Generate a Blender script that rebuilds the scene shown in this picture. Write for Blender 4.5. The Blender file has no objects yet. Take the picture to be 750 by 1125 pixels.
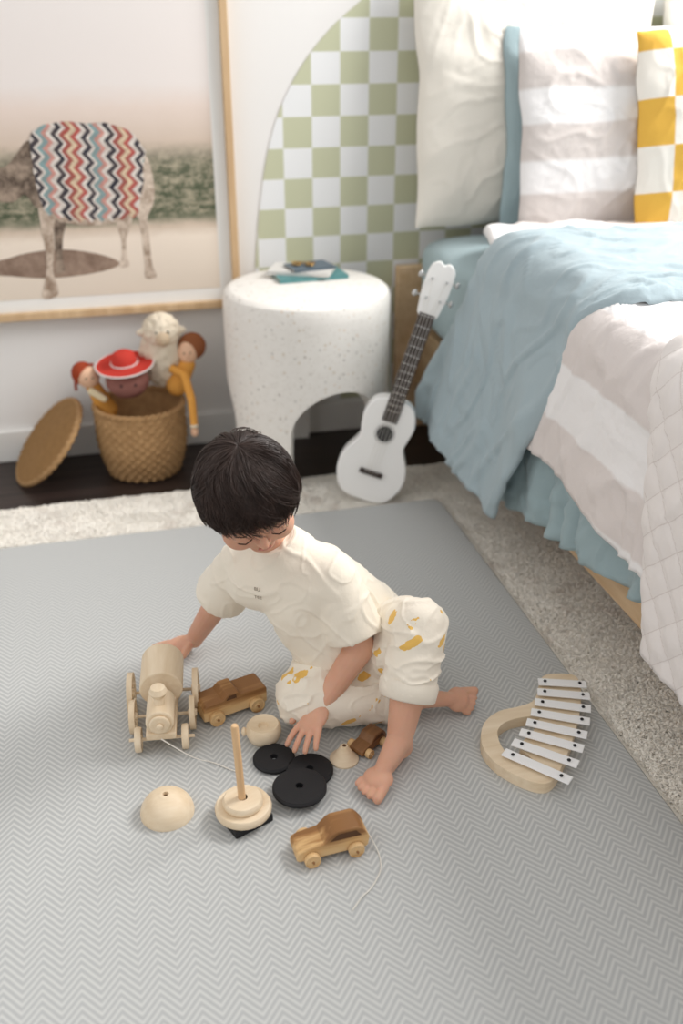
import bpy, bmesh, math, random
from mathutils import Vector, Matrix, noise
from mathutils.bvhtree import BVHTree
random.seed(7)
C = bpy.context.scene.collection
V = Vector
PI = math.pi
def rad(a): return math.radians(a)

# ------------------------------------------------------------------ camera maths
HC, TH, YAW, FPX = 1.15, rad(27.5), rad(14), 1076.0
def ray(px, py):
    u = (px-375)/FPX; v = (py-562.5)/FPX
    hor = math.cos(TH)-v*math.sin(TH); d = math.sin(TH)+v*math.cos(TH)
    return V((hor*math.sin(YAW)+u*math.cos(YAW), hor*math.cos(YAW)-u*math.sin(YAW), -d))
def P(px, py, z=0.0):
    r = ray(px, py); t = (z-HC)/r.z
    return V((0, 0, HC))+r*t
YW = 2.74
def WP(px, py, y=YW):
    r = ray(px, py); t = y/r.y
    return V((0, 0, HC))+r*t

# ------------------------------------------------------------------ mesh builder
def frame_from(d, hint=None):
    d = d.normalized()
    h = hint or (V((0, 0, 1)) if abs(d.z) < .9 else V((1, 0, 0)))
    x = h.cross(d)
    if x.length < 1e-6: x = V((0, 1, 0)).cross(d)
    x.normalize(); y = d.cross(x).normalized()
    return x, y, d
class MB:
    def __init__(s): s.v = []; s.f = []; s.uv = None
    def add(s, vs, fs, M=None):
        o = len(s.v)
        for p in vs:
            p = V(p)
            s.v.append(M @ p if M is not None else p)
        for f in fs: s.f.append([i+o for i in f])
        return s
    def box(s, c, size, M=None):
        c = V(c); a, b, h = size[0]/2, size[1]/2, size[2]/2
        vs = [c+V((x*a, y*b, z*h)) for x in (-1, 1) for y in (-1, 1) for z in (-1, 1)]
        return s.add(vs, [(0, 1, 3, 2), (4, 6, 7, 5), (0, 4, 5, 1), (2, 3, 7, 6), (0, 2, 6, 4), (1, 5, 7, 3)], M)
    def fr(s, p0, p1, r0, r1, n=24, fx=1.0, hint=None, M=None):
        p0 = V(p0); p1 = V(p1); x, y, d = frame_from(p1-p0, hint)
        vs = []
        for p, r in ((p0, r0), (p1, r1)):
            for i in range(n):
                a = 2*PI*i/n
                vs.append(p+x*math.cos(a)*r*fx+y*math.sin(a)*r)
        fs = [(i, (i+1) % n, n+(i+1) % n, n+i) for i in range(n)]
        fs += [tuple(range(n))[::-1], tuple(range(n, 2*n))]
        return s.add(vs, fs, M)
    def ell(s, c, r, R=None, nu=24, nv=14, M=None):
        c = V(c)
        if not hasattr(r, '__len__'): r = (r, r, r)
        ax = R or (V((1, 0, 0)), V((0, 1, 0)), V((0, 0, 1)))
        vs = [c+ax[2]*r[2]]
        for j in range(1, nv):
            t = PI*j/nv
            for i in range(nu):
                a = 2*PI*i/nu
                vs.append(c+ax[0]*r[0]*math.sin(t)*math.cos(a)+ax[1]*r[1]*math.sin(t)*math.sin(a)+ax[2]*r[2]*math.cos(t))
        vs.append(c-ax[2]*r[2]); L = len(vs)-1
        fs = [(0, 1+i, 1+(i+1) % nu) for i in range(nu)]
        for j in range(nv-2):
            for i in range(nu):
                a = 1+j*nu+i; b = 1+j*nu+(i+1) % nu
                fs.append((a, a+nu, b+nu, b))
        fs += [(L, 1+(nv-2)*nu+(i+1) % nu, 1+(nv-2)*nu+i) for i in range(nu)]
        return s.add(vs, fs, M)
    def cap(s, p0, p1, r0, r1, n=16):
        s.fr(p0, p1, r0, r1, n); s.ell(p0, r0, None, n, 10); s.ell(p1, r1, None, n, 10); return s
    def lathe(s, prof, n=48, M=None, rfn=None):
        vs = []; fs = []; rings = []
        for (r, z) in prof:
            if r < 1e-6: rings.append([len(vs)]); vs.append(V((0, 0, z)))
            else:
                idx = []
                for i in range(n):
                    a = 2*PI*i/n; rr = r+(rfn(a, z, r) if rfn else 0)
                    idx.append(len(vs)); vs.append(V((rr*math.cos(a), rr*math.sin(a), z)))
                rings.append(idx)
        for A, B in zip(rings[:-1], rings[1:]):
            if len(A) == 1 and len(B) == 1: continue
            for i in range(n):
                j = (i+1) % n
                if len(A) == 1: fs.append((A[0], B[i], B[j]))
                elif len(B) == 1: fs.append((A[i], A[j], B[0]))
                else: fs.append((A[i], A[j], B[j], B[i]))
        return s.add(vs, fs, M)
    def tube(s, pts, r, n=8, closed=False, M=None):
        pts = [V(p) for p in pts]; N = len(pts); vs = []; fs = []
        x = None
        for k, p in enumerate(pts):
            if closed: d = pts[(k+1) % N]-pts[k-1]
            else: d = pts[min(k+1, N-1)]-pts[max(k-1, 0)]
            if d.length < 1e-9: d = V((0, 0, 1))
            d.normalize()
            if x is None: x, y, _ = frame_from(d)
            else:
                x = x-d*x.dot(d); x.normalize(); y = d.cross(x)
            rr = r[k] if hasattr(r, '__len__') else r
            for i in range(n):
                a = 2*PI*i/n; vs.append(p+(x*math.cos(a)+y*math.sin(a))*rr)
        for k in range(N if closed else N-1):
            for i in range(n):
                a = k*n+i; b = k*n+(i+1) % n; k2 = ((k+1) % N)*n
                fs.append((a, b, k2+(i+1) % n, k2+i))
        if not closed: fs += [tuple(range(n))[::-1], tuple(range((N-1)*n, N*n))]
        return s.add(vs, fs, M)
    def prism(s, out, z0, z1, M=None):
        n = len(out)
        vs = [V((x, y, z0)) for x, y in out]+[V((x, y, z1)) for x, y in out]
        fs = [(i, (i+1) % n, n+(i+1) % n, n+i) for i in range(n)]+[tuple(range(n))[::-1], tuple(range(n, 2*n))]
        return s.add(vs, fs, M)
    def grid(s, fn, nu, nv, uvfn=None):
        o = len(s.v)
        for j in range(nv+1):
            for i in range(nu+1): s.v.append(V(fn(i/nu, j/nv)))
        for j in range(nv):
            for i in range(nu):
                a = o+j*(nu+1)+i
                s.f.append([a, a+1, a+nu+2, a+nu+1])
        if uvfn:
            if s.uv is None: s.uv = {}
            for j in range(nv+1):
                for i in range(nu+1): s.uv[o+j*(nu+1)+i] = uvfn(i/nu, j/nv)
        return s

def catmull(pts, k=6, closed=True):
    n = len(pts); out = []
    rng = n if closed else n-1
    for i in range(rng):
        if closed: p0, p1, p2, p3 = pts[i-1], pts[i], pts[(i+1) % n], pts[(i+2) % n]
        else: p0, p1, p2, p3 = pts[max(i-1, 0)], pts[i], pts[i+1], pts[min(i+2, n-1)]
        for j in range(k):
            t = j/k
            out.append(tuple(.5*((2*b)+(-a+c)*t+(2*a-5*b+4*c-d)*t*t+(-a+3*b-3*c+d)*t**3) for a, b, c, d in zip(p0, p1, p2, p3)))
    if not closed: out.append(tuple(pts[-1]))
    return out

def link(o, parent=None):
    C.objects.link(o)
    if parent is not None: o.parent = parent
    return o
def finish(me, m, sharp=38):
    me.materials.append(m)
    for p in me.polygons: p.use_smooth = True
    try: me.set_sharp_from_angle(angle=rad(sharp))
    except Exception: pass
def root_of(o):
    w = V((0, 0, 0))
    while o is not None: w += o.location; o = o.parent
    return w
def obj(name, mb, m, parent=None, world=False, bevel=0, sharp=38, fixn=True, solid=0, loc=None, sub=0):
    me = bpy.data.meshes.new(name)
    off = root_of(parent) if (world and parent is not None) else V((0, 0, 0))
    me.from_pydata([tuple(p-off) for p in mb.v], [], mb.f)
    if mb.uv:
        L = me.uv_layers.new(name='UVMap')
        for lp in me.loops: L.data[lp.index].uv = mb.uv.get(lp.vertex_index, (0, 0))
    if fixn:
        b = bmesh.new(); b.from_mesh(me); bmesh.ops.recalc_face_normals(b, faces=b.faces); b.to_mesh(me); b.free()
    finish(me, m, sharp)
    o = bpy.data.objects.new(name, me); link(o, parent)
    if loc is not None: o.location = loc
    if solid:
        md = o.modifiers.new('solid', 'SOLIDIFY'); md.thickness = solid; md.offset = -1
    if bevel:
        md = o.modifiers.new('bevel', 'BEVEL'); md.width = bevel; md.segments = 3; md.limit_method = 'ANGLE'; md.angle_limit = rad(40)
    if sub:
        md = o.modifiers.new('sub', 'SUBSURF'); md.levels = sub; md.render_levels = sub
    return o
def tag(o, label, cat, group=None, kind=None):
    o['label'] = label; o['category'] = cat
    if group: o['group'] = group
    if kind: o['kind'] = kind
    return o
def thing(name, label, cat, loc=(0, 0, 0), rot=(0, 0, 0), group=None):
    o = bpy.data.objects.new(name, None); C.objects.link(o); o.empty_display_size = .05
    o.location = loc; o.rotation_euler = rot
    return tag(o, label, cat, group)
def struct(name, mb, m, **k):
    o = obj(name, mb, m, **k); o['kind'] = 'structure'; return o
def bake_union(mb, voxel, smooth=4, factor=.5, disp=None):
    me = bpy.data.meshes.new('tmp'); me.from_pydata([tuple(p) for p in mb.v], [], mb.f)
    b = bmesh.new(); b.from_mesh(me); bmesh.ops.recalc_face_normals(b, faces=b.faces); b.to_mesh(me); b.free()
    o = bpy.data.objects.new('tmp', me); C.objects.link(o)
    r = o.modifiers.new('r', 'REMESH'); r.mode = 'VOXEL'; r.voxel_size = voxel
    if smooth:
        s = o.modifiers.new('s', 'SMOOTH'); s.factor = factor; s.iterations = smooth
    dg = bpy.context.evaluated_depsgraph_get(); dg.update()
    m2 = bpy.data.meshes.new_from_object(o.evaluated_get(dg))
    bpy.data.objects.remove(o)
    if disp:
        ns = [v.normal.copy() for v in m2.vertices]
        for v, n in zip(m2.vertices, ns): v.co = v.co+n*disp(v.co, n)
    return m2
def obj_me(name, me, m, parent, world=True):
    off = root_of(parent) if parent is not None else V((0, 0, 0))
    for v in me.vertices: v.co = v.co-off
    me.materials.clear(); finish(me, m, 60)
    return link(bpy.data.objects.new(name, me), parent)

# ------------------------------------------------------------------ materials
def c(r, g, b):
    def l(x):
        x /= 255
        return x/12.92 if x <= .04045 else ((x+.055)/1.055)**2.4
    return (l(r), l(g), l(b), 1)
class G:
    def __init__(s, name, rough=.6, spec=.4, metal=0, sheen=0, sss=0):
        s.m = bpy.data.materials.new(name); s.m.use_nodes = True; s.nt = s.m.node_tree
        s.b = s.nt.nodes['Principled BSDF']; s.b.inputs['Roughness'].default_value = rough
        s.b.inputs['Specular IOR Level'].default_value = spec; s.b.inputs['Metallic'].default_value = metal
        if sheen: s.b.inputs['Sheen Weight'].default_value = sheen
        if sss:
            s.b.inputs['Subsurface Weight'].default_value = sss
            s.b.inputs['Subsurface Radius'].default_value = (1, .3, .15); s.b.inputs['Subsurface Scale'].default_value = .006
    def n(s, t): return s.nt.nodes.new(t)
    def set(s, inp, v):
        if isinstance(v, bpy.types.NodeSocket): s.nt.links.new(v, inp)
        elif v is not None: inp.default_value = v
    def mth(s, op, a, b=None, cc=None):
        x = s.n('ShaderNodeMath'); x.operation = op; s.set(x.inputs[0], a)
        if b is not None: s.set(x.inputs[1], b)
        if cc is not None: s.set(x.inputs[2], cc)
        return x.outputs[0]
    def co(s, k='Object'): return s.n('ShaderNodeTexCoord').outputs[k]
    def sep(s, v):
        x = s.n('ShaderNodeSeparateXYZ'); s.set(x.inputs[0], v); return x.outputs[0], x.outputs[1], x.outputs[2]
    def comb(s, a, b, d):
        x = s.n('ShaderNodeCombineXYZ'); s.set(x.inputs[0], a); s.set(x.inputs[1], b); s.set(x.inputs[2], d); return x.outputs[0]
    def noise(s, scale, detail=3, vec=None, rough=.5, col=False):
        x = s.n('ShaderNodeTexNoise'); s.set(x.inputs['Vector'], vec if vec is not None else s.co())
        x.inputs['Scale'].default_value = scale; x.inputs['Detail'].default_value = detail; x.inputs['Roughness'].default_value = rough
        return x.outputs['Color' if col else 'Fac']
    def vor(s, scale, out='Distance', vec=None, rnd=1):
        x = s.n('ShaderNodeTexVoronoi'); s.set(x.inputs['Vector'], vec if vec is not None else s.co())
        x.inputs['Scale'].default_value = scale; x.inputs['Randomness'].default_value = rnd
        return x.outputs[out]
    def ramp(s, f, stops, interp='LINEAR'):
        x = s.n('ShaderNodeValToRGB'); x.color_ramp.interpolation = interp; s.set(x.inputs[0], f)
        e = x.color_ramp.elements
        while len(e) < len(stops): e.new(.5)
        for k, (p, col) in enumerate(stops): e[k].position = p; e[k].color = col
        return x.outputs[0]
    def mix(s, f, a, b, mode='MIX'):
        x = s.n('ShaderNodeMix'); x.data_type = 'RGBA'; x.blend_type = mode
        s.set(x.inputs[0], f); s.set(x.inputs[6], a); s.set(x.inputs[7], b); return x.outputs[2]
    def col(s, v): s.set(s.b.inputs['Base Color'], v); return s
    def bump(s, h, st=.3, dist=.002):
        x = s.n('ShaderNodeBump'); x.inputs['Strength'].default_value = st; x.inputs['Distance'].default_value = dist
        s.set(x.inputs['Height'], h); s.nt.links.new(x.outputs[0], s.b.inputs['Normal']); return s
def darker(col, k): return (col[0]*k, col[1]*k, col[2]*k, 1)
def plain(name, col, rough=.6, spec=.4, var=.9, nscale=30, bump=.1, bs=200, metal=0, sheen=0, sss=0):
    g = G(name, rough, spec, metal, sheen, sss)
    g.col(g.mix(g.noise(nscale, 4), darker(col, var), col))
    if bump: g.bump(g.noise(bs, 3), bump, .001)
    return g.m
def wood(name, light, dark, scale=14, rough=.5, axis=0):
    g = G(name, rough, .35); x, y, z = g.sep(g.co())
    st = [1, 1, 1]; st[axis] = .12
    v = g.comb(g.mth('MULTIPLY', x, st[0]), g.mth('MULTIPLY', y, st[1]), g.mth('MULTIPLY', z, st[2]))
    f = g.noise(scale*6, 5, v, .6)
    g.col(g.ramp(f, [(.3, dark), (.7, light)])); g.bump(f, .15, .0008); return g.m
def creases(g, sc):
    n1 = g.mth('ABSOLUTE', g.mth('SUBTRACT', g.noise(sc, 4, None, .55), .5))
    return g.mth('SUBTRACT', 1.0, g.mth('MULTIPLY', n1, 4.0))
def cloth(name, col, var=.9, weave=700, bump=.25, sheen=.2, rough=.9, nscale=12, crs=0, crk=.5):
    g = G(name, rough, .15, 0, sheen)
    n1 = g.noise(nscale, 5)
    g.col(g.mix(n1, darker(col, var), col))
    h = g.mth('ADD', g.mth('MULTIPLY', g.noise(weave, 2), .3), g.noise(60, 5))
    if crs: h = g.mth('ADD', h, g.mth('MULTIPLY', creases(g, crs), crk))
    g.bump(h, bump, .003); return g.m

m_wall = plain('wall_paint', c(231, 229, 227), .85, .2, .97, 3, .05, 150)
m_white = plain('white_paint', c(237, 236, 233), .5, .4, .97)
# dark floorboards
g = G('dark_floorboards', .45, .45); x, y, z = g.sep(g.co())
pl = g.mth('FRACT', g.mth('MULTIPLY', y, 8.0)); idx = g.mth('FLOOR', g.mth('MULTIPLY', y, 8.0))
n1 = g.noise(9, 5, g.comb(g.mth('MULTIPLY', x, .35), g.mth('MULTIPLY', y, 5), idx))
base = g.ramp(n1, [(.3, c(34, 26, 24)), (.75, c(66, 52, 47))])
seam = g.mth('LESS_THAN', pl, .03); g.col(g.mix(seam, base, c(12, 9, 8))); g.bump(n1, .1, .002); m_floor = g.m
# rug
g = G('cream_rug_pile', .95, .1, 0, .4); x, y, z = g.sep(g.co())
a = g.mth('ADD', x, g.mth('MULTIPLY', y, .75)); b_ = g.mth('SUBTRACT', x, g.mth('MULTIPLY', y, .75))
wob = g.mth('MULTIPLY', g.mth('SUBTRACT', g.noise(14, 2), .5), .05)
def linef(v, per):
    dd = g.mth('ABSOLUTE', g.mth('SUBTRACT', g.mth('FRACT', g.mth('DIVIDE', g.mth('ADD', v, wob), per)), .5))
    return g.ramp(dd, [(.015, (1, 1, 1, 1)), (.06, (0, 0, 0, 1))])
ln = g.mth('MAXIMUM', linef(a, .62), linef(b_, .62))
ln = g.mth('MULTIPLY', ln, g.ramp(g.noise(22, 2), [(.42, (0, 0, 0, 1)), (.62, (1, 1, 1, 1))]))
base = g.mix(g.noise(60, 3, None, .6), c(253, 246, 234), c(255, 252, 244))
g.col(g.mix(g.mth('MULTIPLY', ln, .30), base, c(186, 166, 150))); m_rug = g.m
# herringbone mat
g = G('chevron_foam', .58, .32); x, y, z = g.sep(g.co())
tri = g.mth('ABSOLUTE', g.mth('SUBTRACT', g.mth('MULTIPLY', g.mth('FRACT', g.mth('DIVIDE', x, .050)), 2.0), 1.0))
ph = g.mth('FRACT', g.mth('DIVIDE', g.mth('ADD', y, g.mth('MULTIPLY', tri, .029)), .0126))
st = g.mth('ABSOLUTE', g.mth('SUBTRACT', g.mth('MULTIPLY', ph, 2.0), 1.0))
rf = g.ramp(st, [(.40, (0, 0, 0, 1)), (.75, (1, 1, 1, 1))])
base = g.mix(rf, c(177, 179, 179), c(200, 201, 199))
g.col(base); g.bump(st, .16, .001); m_mat = g.m
# checker decal
def checker(name, A, B, ax, ox, az, oz, size, par=0, rough=.8, clothy=False):
    g = G(name, rough, .2); xyz = g.sep(g.co())
    i = g.mth('FLOOR', g.mth('DIVIDE', g.mth('SUBTRACT', xyz[ax], ox), size)); j = g.mth('FLOOR', g.mth('DIVIDE', g.mth('SUBTRACT', xyz[az], oz), size))
    q = g.mth('PINGPONG', g.mth('ADD', g.mth('ADD', i, j), par), 1.0)
    g.col(g.mix(g.mth('GREATER_THAN', q, .5), A, B))
    if clothy: g.bump(g.mth('ADD', g.noise(500, 3), creases(g, 12)), .3, .003)
    return g.m
m_pale = wood('pale_beech', c(240, 223, 197), c(222, 199, 166), 8)
m_oak = wood('oak_veneer', c(228, 200, 164), c(202, 168, 128), 5, axis=1)
m_frame = wood('frame_oak', c(216, 188, 150), c(188, 154, 116), 4, axis=2)
g = G('striped_grain_wood', .5, .35); x, y, z = g.sep(g.co())
gv = g.comb(g.mth('MULTIPLY', x, .10), y, z); gn = g.noise(30, 4, gv, .5)
g.col(g.ramp(gn, [(.38, c(140, 98, 58)), (.47, c(176, 132, 84)), (.52, c(214, 176, 124)), (.66, c(224, 190, 142))])); g.bump(gn, .1, .0008); m_acacia = g.m
m_walnut = wood('brown_wood', c(150, 108, 68), c(106, 72, 44), 7)
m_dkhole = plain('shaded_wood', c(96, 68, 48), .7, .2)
m_black = plain('black_paint', c(30, 30, 33), .6, .35, .8)
m_cord = plain('white_cord', c(232, 228, 220), .9, .1)
m_chrome = plain('chrome', c(200, 200, 200), .25, .5, .95, metal=1, bump=0)
m_skin = G('skin', .58, .30, sss=.35)
fr_n = m_skin.noise(14, 5)
m_skin.col(m_skin.mix(fr_n, c(200, 146, 120), c(226, 181, 156))); m_skin.bump(m_skin.noise(260, 3), .06, .001); m_skin = m_skin.m
m_lip = plain('lip_skin', c(200, 128, 114), .45, .4)
g = G('dark_hair', .48, .45); g.col(g.mix(g.noise(70, 3), c(36, 26, 23), c(68, 49, 41))); m_hair = g.m
m_shirt = cloth('cream_jersey', c(241, 232, 216), .97, 900, .34, crs=16, crk=1.0)
m_print = plain('brown_print', c(150, 134, 118), .9, .1)
g = G('cream_printed_cotton', .9, .15, 0, .2)
xx, yy, zz = g.sep(g.co())
vv = g.comb(g.mth('MULTIPLY', g.mth('ADD', xx, g.mth('MULTIPLY', zz, .5)), .62), g.mth('MULTIPLY', yy, 1.7), g.mth('MULTIPLY', g.mth('SUBTRACT', zz, g.mth('MULTIPLY', xx, .6)), 2.3))
d = g.vor(14, 'Distance', vv, .6); nn = g.noise(75, 2)
blob = g.mth('LESS_THAN', g.mth('ADD', d, g.mth('MULTIPLY', g.mth('SUBTRACT', nn, .5), .40)), .25)
g.col(g.mix(blob, c(240, 231, 216), c(235, 190, 102))); g.bump(g.mth('ADD', g.noise(60, 5), g.mth('MULTIPLY', creases(g, 15), 1.0)), .34, .003); m_pants = g.m

# ------------------------------------------------------------------ room
FZ = -.025
mb = MB(); mb.box((.6, .4, FZ-.05), (6.2, 5.0, .1)); struct('floor', mb, m_floor)
mb = MB(); mb.box((.6, YW+.05, 1.2), (6.2, .1, 2.6)); struct('wall_back', mb, m_wall)
mb = MB(); mb.box((.6, YW-.009, FZ+.047), (6.2, .018, .094)); struct('baseboard_back', mb, m_white, bevel=.004)
# rug
mb = MB()
rx0, rx1, ry0, ry1 = -1.5, 2.6, .1, 2.375
def rugf(u, v):
    x = rx0+(rx1-rx0)*u; y = ry0+(ry1-ry0)*v
    e = min(x-rx0, rx1-x, y-ry0, ry1-y)
    yy = y+(.008*noise.noise(V((x*9, 0, 1))) if v > .98 else 0)
    h = .0102*min(1, e/.02)
    return (x, yy, FZ+max(0.0005, h))
mb.grid(rugf, 120, 80)
rr = random.Random(3)
def tuft(x, y):
    h = rr.uniform(.0025, .0055); a = rr.random()*2*PI; b = a+PI/2+rr.gauss(0, .5); l = rr.uniform(.005, .012)
    cx_, sy_ = math.cos(b)*.0018, math.sin(b)*.0018
    o = len(mb.v); zb_ = FZ+.0094; dx, dy = math.cos(a)*l, math.sin(a)*l
    cl = (noise.noise(V((x*16, y*16, 0)))+.5)*.0035
    mb.v += [V((x-cx_, y-sy_, zb_)), V((x+cx_, y+sy_, zb_)), V((x+dx*.45+cx_, y+dy*.45+sy_, zb_+h*.9+cl)), V((x+dx*.45-cx_, y+dy*.45-sy_, zb_+h*.9+cl)), V((x+dx+cx_*.5, y+dy+sy_*.5, zb_+h+cl)), V((x+dx-cx_*.5, y+dy-sy_*.5, zb_+h+cl))]
    mb.f += [[o, o+1, o+2, o+3], [o+3, o+2, o+4, o+5]]
for i in range(66000): tuft(rr.uniform(-.62, .98), rr.uniform(2.175, 2.382))
for i in range(72000): tuft(rr.uniform(.814, 1.12), rr.uniform(.72, 2.25))
rug = obj('shag_rug', mb, m_rug, fixn=False, sharp=180)
tag(rug, 'cream shaggy rug with faint brown diamond lines lying under the play mat', 'rug')
# mat
MX1, MY1, MX0, MY0 = .80, 2.16, -1.15, .12
out = []
for (cx, cy, a0) in ((MX1-.03, MY1-.03, 0), (MX0+.03, MY1-.03, 90), (MX0+.03, MY0+.03, 180), (MX1-.03, MY0+.03, 270)):
    for k in range(7):
        a = rad(a0+15*k); out.append((cx+.03*math.cos(a), cy+.03*math.sin(a)))
mb = MB(); mb.prism(out, -.0145, 0); mat_o = obj('play_mat', mb, m_mat, bevel=.004)
tag(mat_o, 'large grey foam play mat with white chevron pattern under the child', 'play mat')

# ------------------------------------------------------------------ checker arch decal
mb = MB()
lp_ = [(WP(a, b).x, WP(a, b).z) for a, b in ((279, 330), (281, 285), (284, 240), (290, 190), (300, 142), (316, 100), (338, 62), (366, 28), (397, 0))]+[(.85, 1.245), (1.0, 1.31), (1.13, 1.34)]
lp_ = catmull(lp_, 5, False)
pts = [(lp_[0][0], .075)]+lp_+[(1.25, 1.345)]+[(2.5-x, z) for x, z in lp_[::-1]]+[(2.5-lp_[0][0], .075)]
M = Matrix(((1, 0, 0, 0), (0, 0, -1, YW), (0, 1, 0, 0), (0, 0, 0, 1)))
mb.prism(pts, .0, .003, M)
w1 = WP(343, 211); w2 = WP(357, 195)
sz = .0785
m_dec = checker('sage_checker', c(192, 194, 166), c(229, 230, 231), 0, w1.x, 2, w2.z, sz, par=100)
dec = obj('wall_decal', mb, m_dec); tag(dec, 'sage green and white checkered arch decal on the wall behind the bed', 'wall decal')

# ------------------------------------------------------------------ framed picture
FX0, FX1, FZ0, FZ1 = -.86, .384, .388, 1.95
fr_ = thing('framed_picture', 'large framed desert photo of a pack animal in a zigzag blanket on wall', 'picture', (FX1, YW, FZ0))
w = .02
mb = MB()
mb.box((FX0+w/2, YW-.018, (FZ0+FZ1)/2), (w, .034, FZ1-FZ0)); mb.box((FX1-w/2, YW-.018, (FZ0+FZ1)/2), (w, .034, FZ1-FZ0))
mb.box(((FX0+FX1)/2, YW-.018, FZ0+w/2), (FX1-FX0-2*w, .034, w)); mb.box(((FX0+FX1)/2, YW-.018, FZ1-w/2), (FX1-FX0-2*w, .034, w))
obj('frame', mb, m_frame, fr_, True, bevel=.002)
mb = MB(); mb.box(((FX0+FX1)/2, YW-.010, (FZ0+FZ1)/2), (FX1-FX0-2*w, .012, FZ1-FZ0-2*w)); obj('mount', mb, m_white, fr_, True)
bo = .054
px0, px1, pz0, pz1 = FX0+bo, FX1-bo, FZ0+bo, FZ1-bo
def zc_(py): return (WP(110, py).z-pz0)/(pz1-pz0)
g = G('desert_print', .7, .2); x, y, z = g.sep(g.co())
zn = g.mth('DIVIDE', g.mth('ADD', z, FZ0-pz0), pz1-pz0)
nz = g.noise(16, 5, g.comb(x, 0.0, g.mth('MULTIPLY', z, 2.0)), .65)
zz = g.mth('ADD', zn, g.mth('MULTIPLY', g.mth('SUBTRACT', nz, .5), .022))
r1 = g.ramp(zz, [(0, c(222, 209, 194)), (zc_(262), c(236, 222, 207)), (zc_(250), c(208, 190, 172)), (zc_(240), c(112, 116, 96)), (zc_(205), c(128, 128, 108)), (zc_(182), c(154, 148, 130)), (zc_(160), c(208, 190, 174)), (zc_(118), c(228, 212, 202)), (zc_(92), c(233, 225, 221)), (1, c(238, 237, 237))])
veg = g.ramp(zn, [(zc_(245), (0, 0, 0, 1)), (zc_(235), (1, 1, 1, 1)), (zc_(185), (1, 1, 1, 1)), (zc_(155), (0, 0, 0, 1))])
spk = g.noise(28, 7, g.comb(x, 0.0, g.mth('MULTIPLY', z, 1.8)), .78)
g.col(g.mix(g.mth('MULTIPLY', veg, .8), r1, g.mix(g.ramp(spk, [(.44, (0, 0, 0, 1)), (.6, (1, 1, 1, 1))]), c(70, 80, 60), c(178, 168, 146)))); m_pr = g.m
mb = MB(); mb.box(((px0+px1)/2, YW-.0165, (pz0+pz1)/2), (px1-px0, .001, pz1-pz0)); prn = obj('print', mb, m_pr, fr_, True)
def fur(name, A, B):
    g = G(name, .8, .2); g.col(g.ramp(g.noise(26, 7, None, .75), [(.38, A), (.62, B)])); return g.m
m_an = fur('printed_fur', c(74, 62, 54), c(164, 146, 130)); m_leg = fur('printed_tan_fur', c(146, 124, 106), c(220, 204, 188))
m_sh = fur('printed_shadow', c(128, 106, 92), c(160, 138, 122))
g = G('printed_zigzag', .8, .2); x, y, z = g.sep(g.co())
t_ = g.mth('PINGPONG', g.mth('ADD', z, g.mth('MULTIPLY', x, .15)), .019)
f = g.mth('FRACT', g.mth('DIVIDE', g.mth('ADD', g.mth('ADD', x, g.mth('MULTIPLY', g.noise(20, 2), .012)), g.mth('MULTIPLY', t_, .9)), .13))
wv = c(226, 218, 210)
cz_ = g.ramp(f, [(0, c(184, 92, 86)), (.09, wv), (.18, c(58, 58, 68)), (.28, wv), (.34, c(134, 162, 164)), (.45, c(206, 150, 140)), (.54, wv), (.64, c(52, 52, 62)), (.74, wv), (.80, c(168, 88, 80)), (.9, c(222, 200, 170))], 'CONSTANT')
g.col(g.mix(g.ramp(g.noise(60, 4, None, .7), [(.4, (.35, .35, .35, 1)), (.6, (0, 0, 0, 1))]), cz_, c(120, 104, 96))); m_bl = g.m
def flat(name, pxs, m, dy, parent=prn, sm=True):
    pts = catmull(pxs, 4) if sm else pxs
    mb = MB(); vs = [WP(a, b, YW-.017-dy) for a, b in pts]; mb.add(vs, [tuple(range(len(vs)))])
    vs2 = [v+V((0, .0006, 0)) for v in vs]; mb.add(vs2, [tuple(range(len(vs)))[::-1]])
    return obj(name, mb, m, parent, True, fixn=False)
flat('ground_shadow', [(-60, 296), (0, 286), (30, 278), (70, 274), (112, 280), (132, 290), (104, 300), (50, 306), (0, 303), (-60, 306)], m_sh, .0002)
flat('animal_legs', [(130, 222), (146, 226), (144, 246), (139, 262), (140, 282), (142, 292), (131, 293), (134, 280), (133, 262), (128, 244)], m_leg, .0004)
flat('animal_legs', [(148, 190), (161, 172), (169, 200), (169, 222), (162, 240), (164, 262), (167, 290), (172, 304), (160, 305), (159, 290), (156, 262), (153, 244), (148, 228)], m_leg, .0006)
flat('animal_legs', [(60, 220), (76, 222), (73, 244), (69, 262), (69, 284), (71, 298), (61, 299), (62, 284), (60, 262)], m_an, .0008)
flat('animal_legs', [(42, 212), (61, 214), (61, 240), (58, 258), (60, 272), (58, 296), (64, 323), (47, 327), (51, 300), (50, 272), (45, 250)], m_leg, .001)
flat('animal_body', [(55, 160), (150, 165), (160, 190), (152, 232), (120, 246), (80, 246), (55, 232)], m_leg, .0011)
flat('animal_body', [(-60, 205), (-35, 185), (-12, 182), (4, 184), (18, 170), (28, 156), (38, 156), (48, 170), (54, 182), (50, 222), (40, 228), (28, 214), (14, 222), (-8, 222), (-30, 230), (-52, 228)], m_an, .0012)
fr_pts = [(32, 152), (36, 143), (48, 137), (72, 133), (96, 136), (112, 134), (134, 140), (146, 146), (160, 166), (157, 184), (158, 200), (154, 218)]
for k in range(19):
    t = k/18; xx_ = 152-t*104; yb = 234+6*math.sin(PI*t)-14*max(0, t-.75)*4*.25; fr_pts += [(xx_, yb+(5 if k % 2 else 0))]
fr_pts += [(42, 214), (37, 190)]
flat('blanket_print', fr_pts, m_bl, .0016, sm=False)

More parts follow.
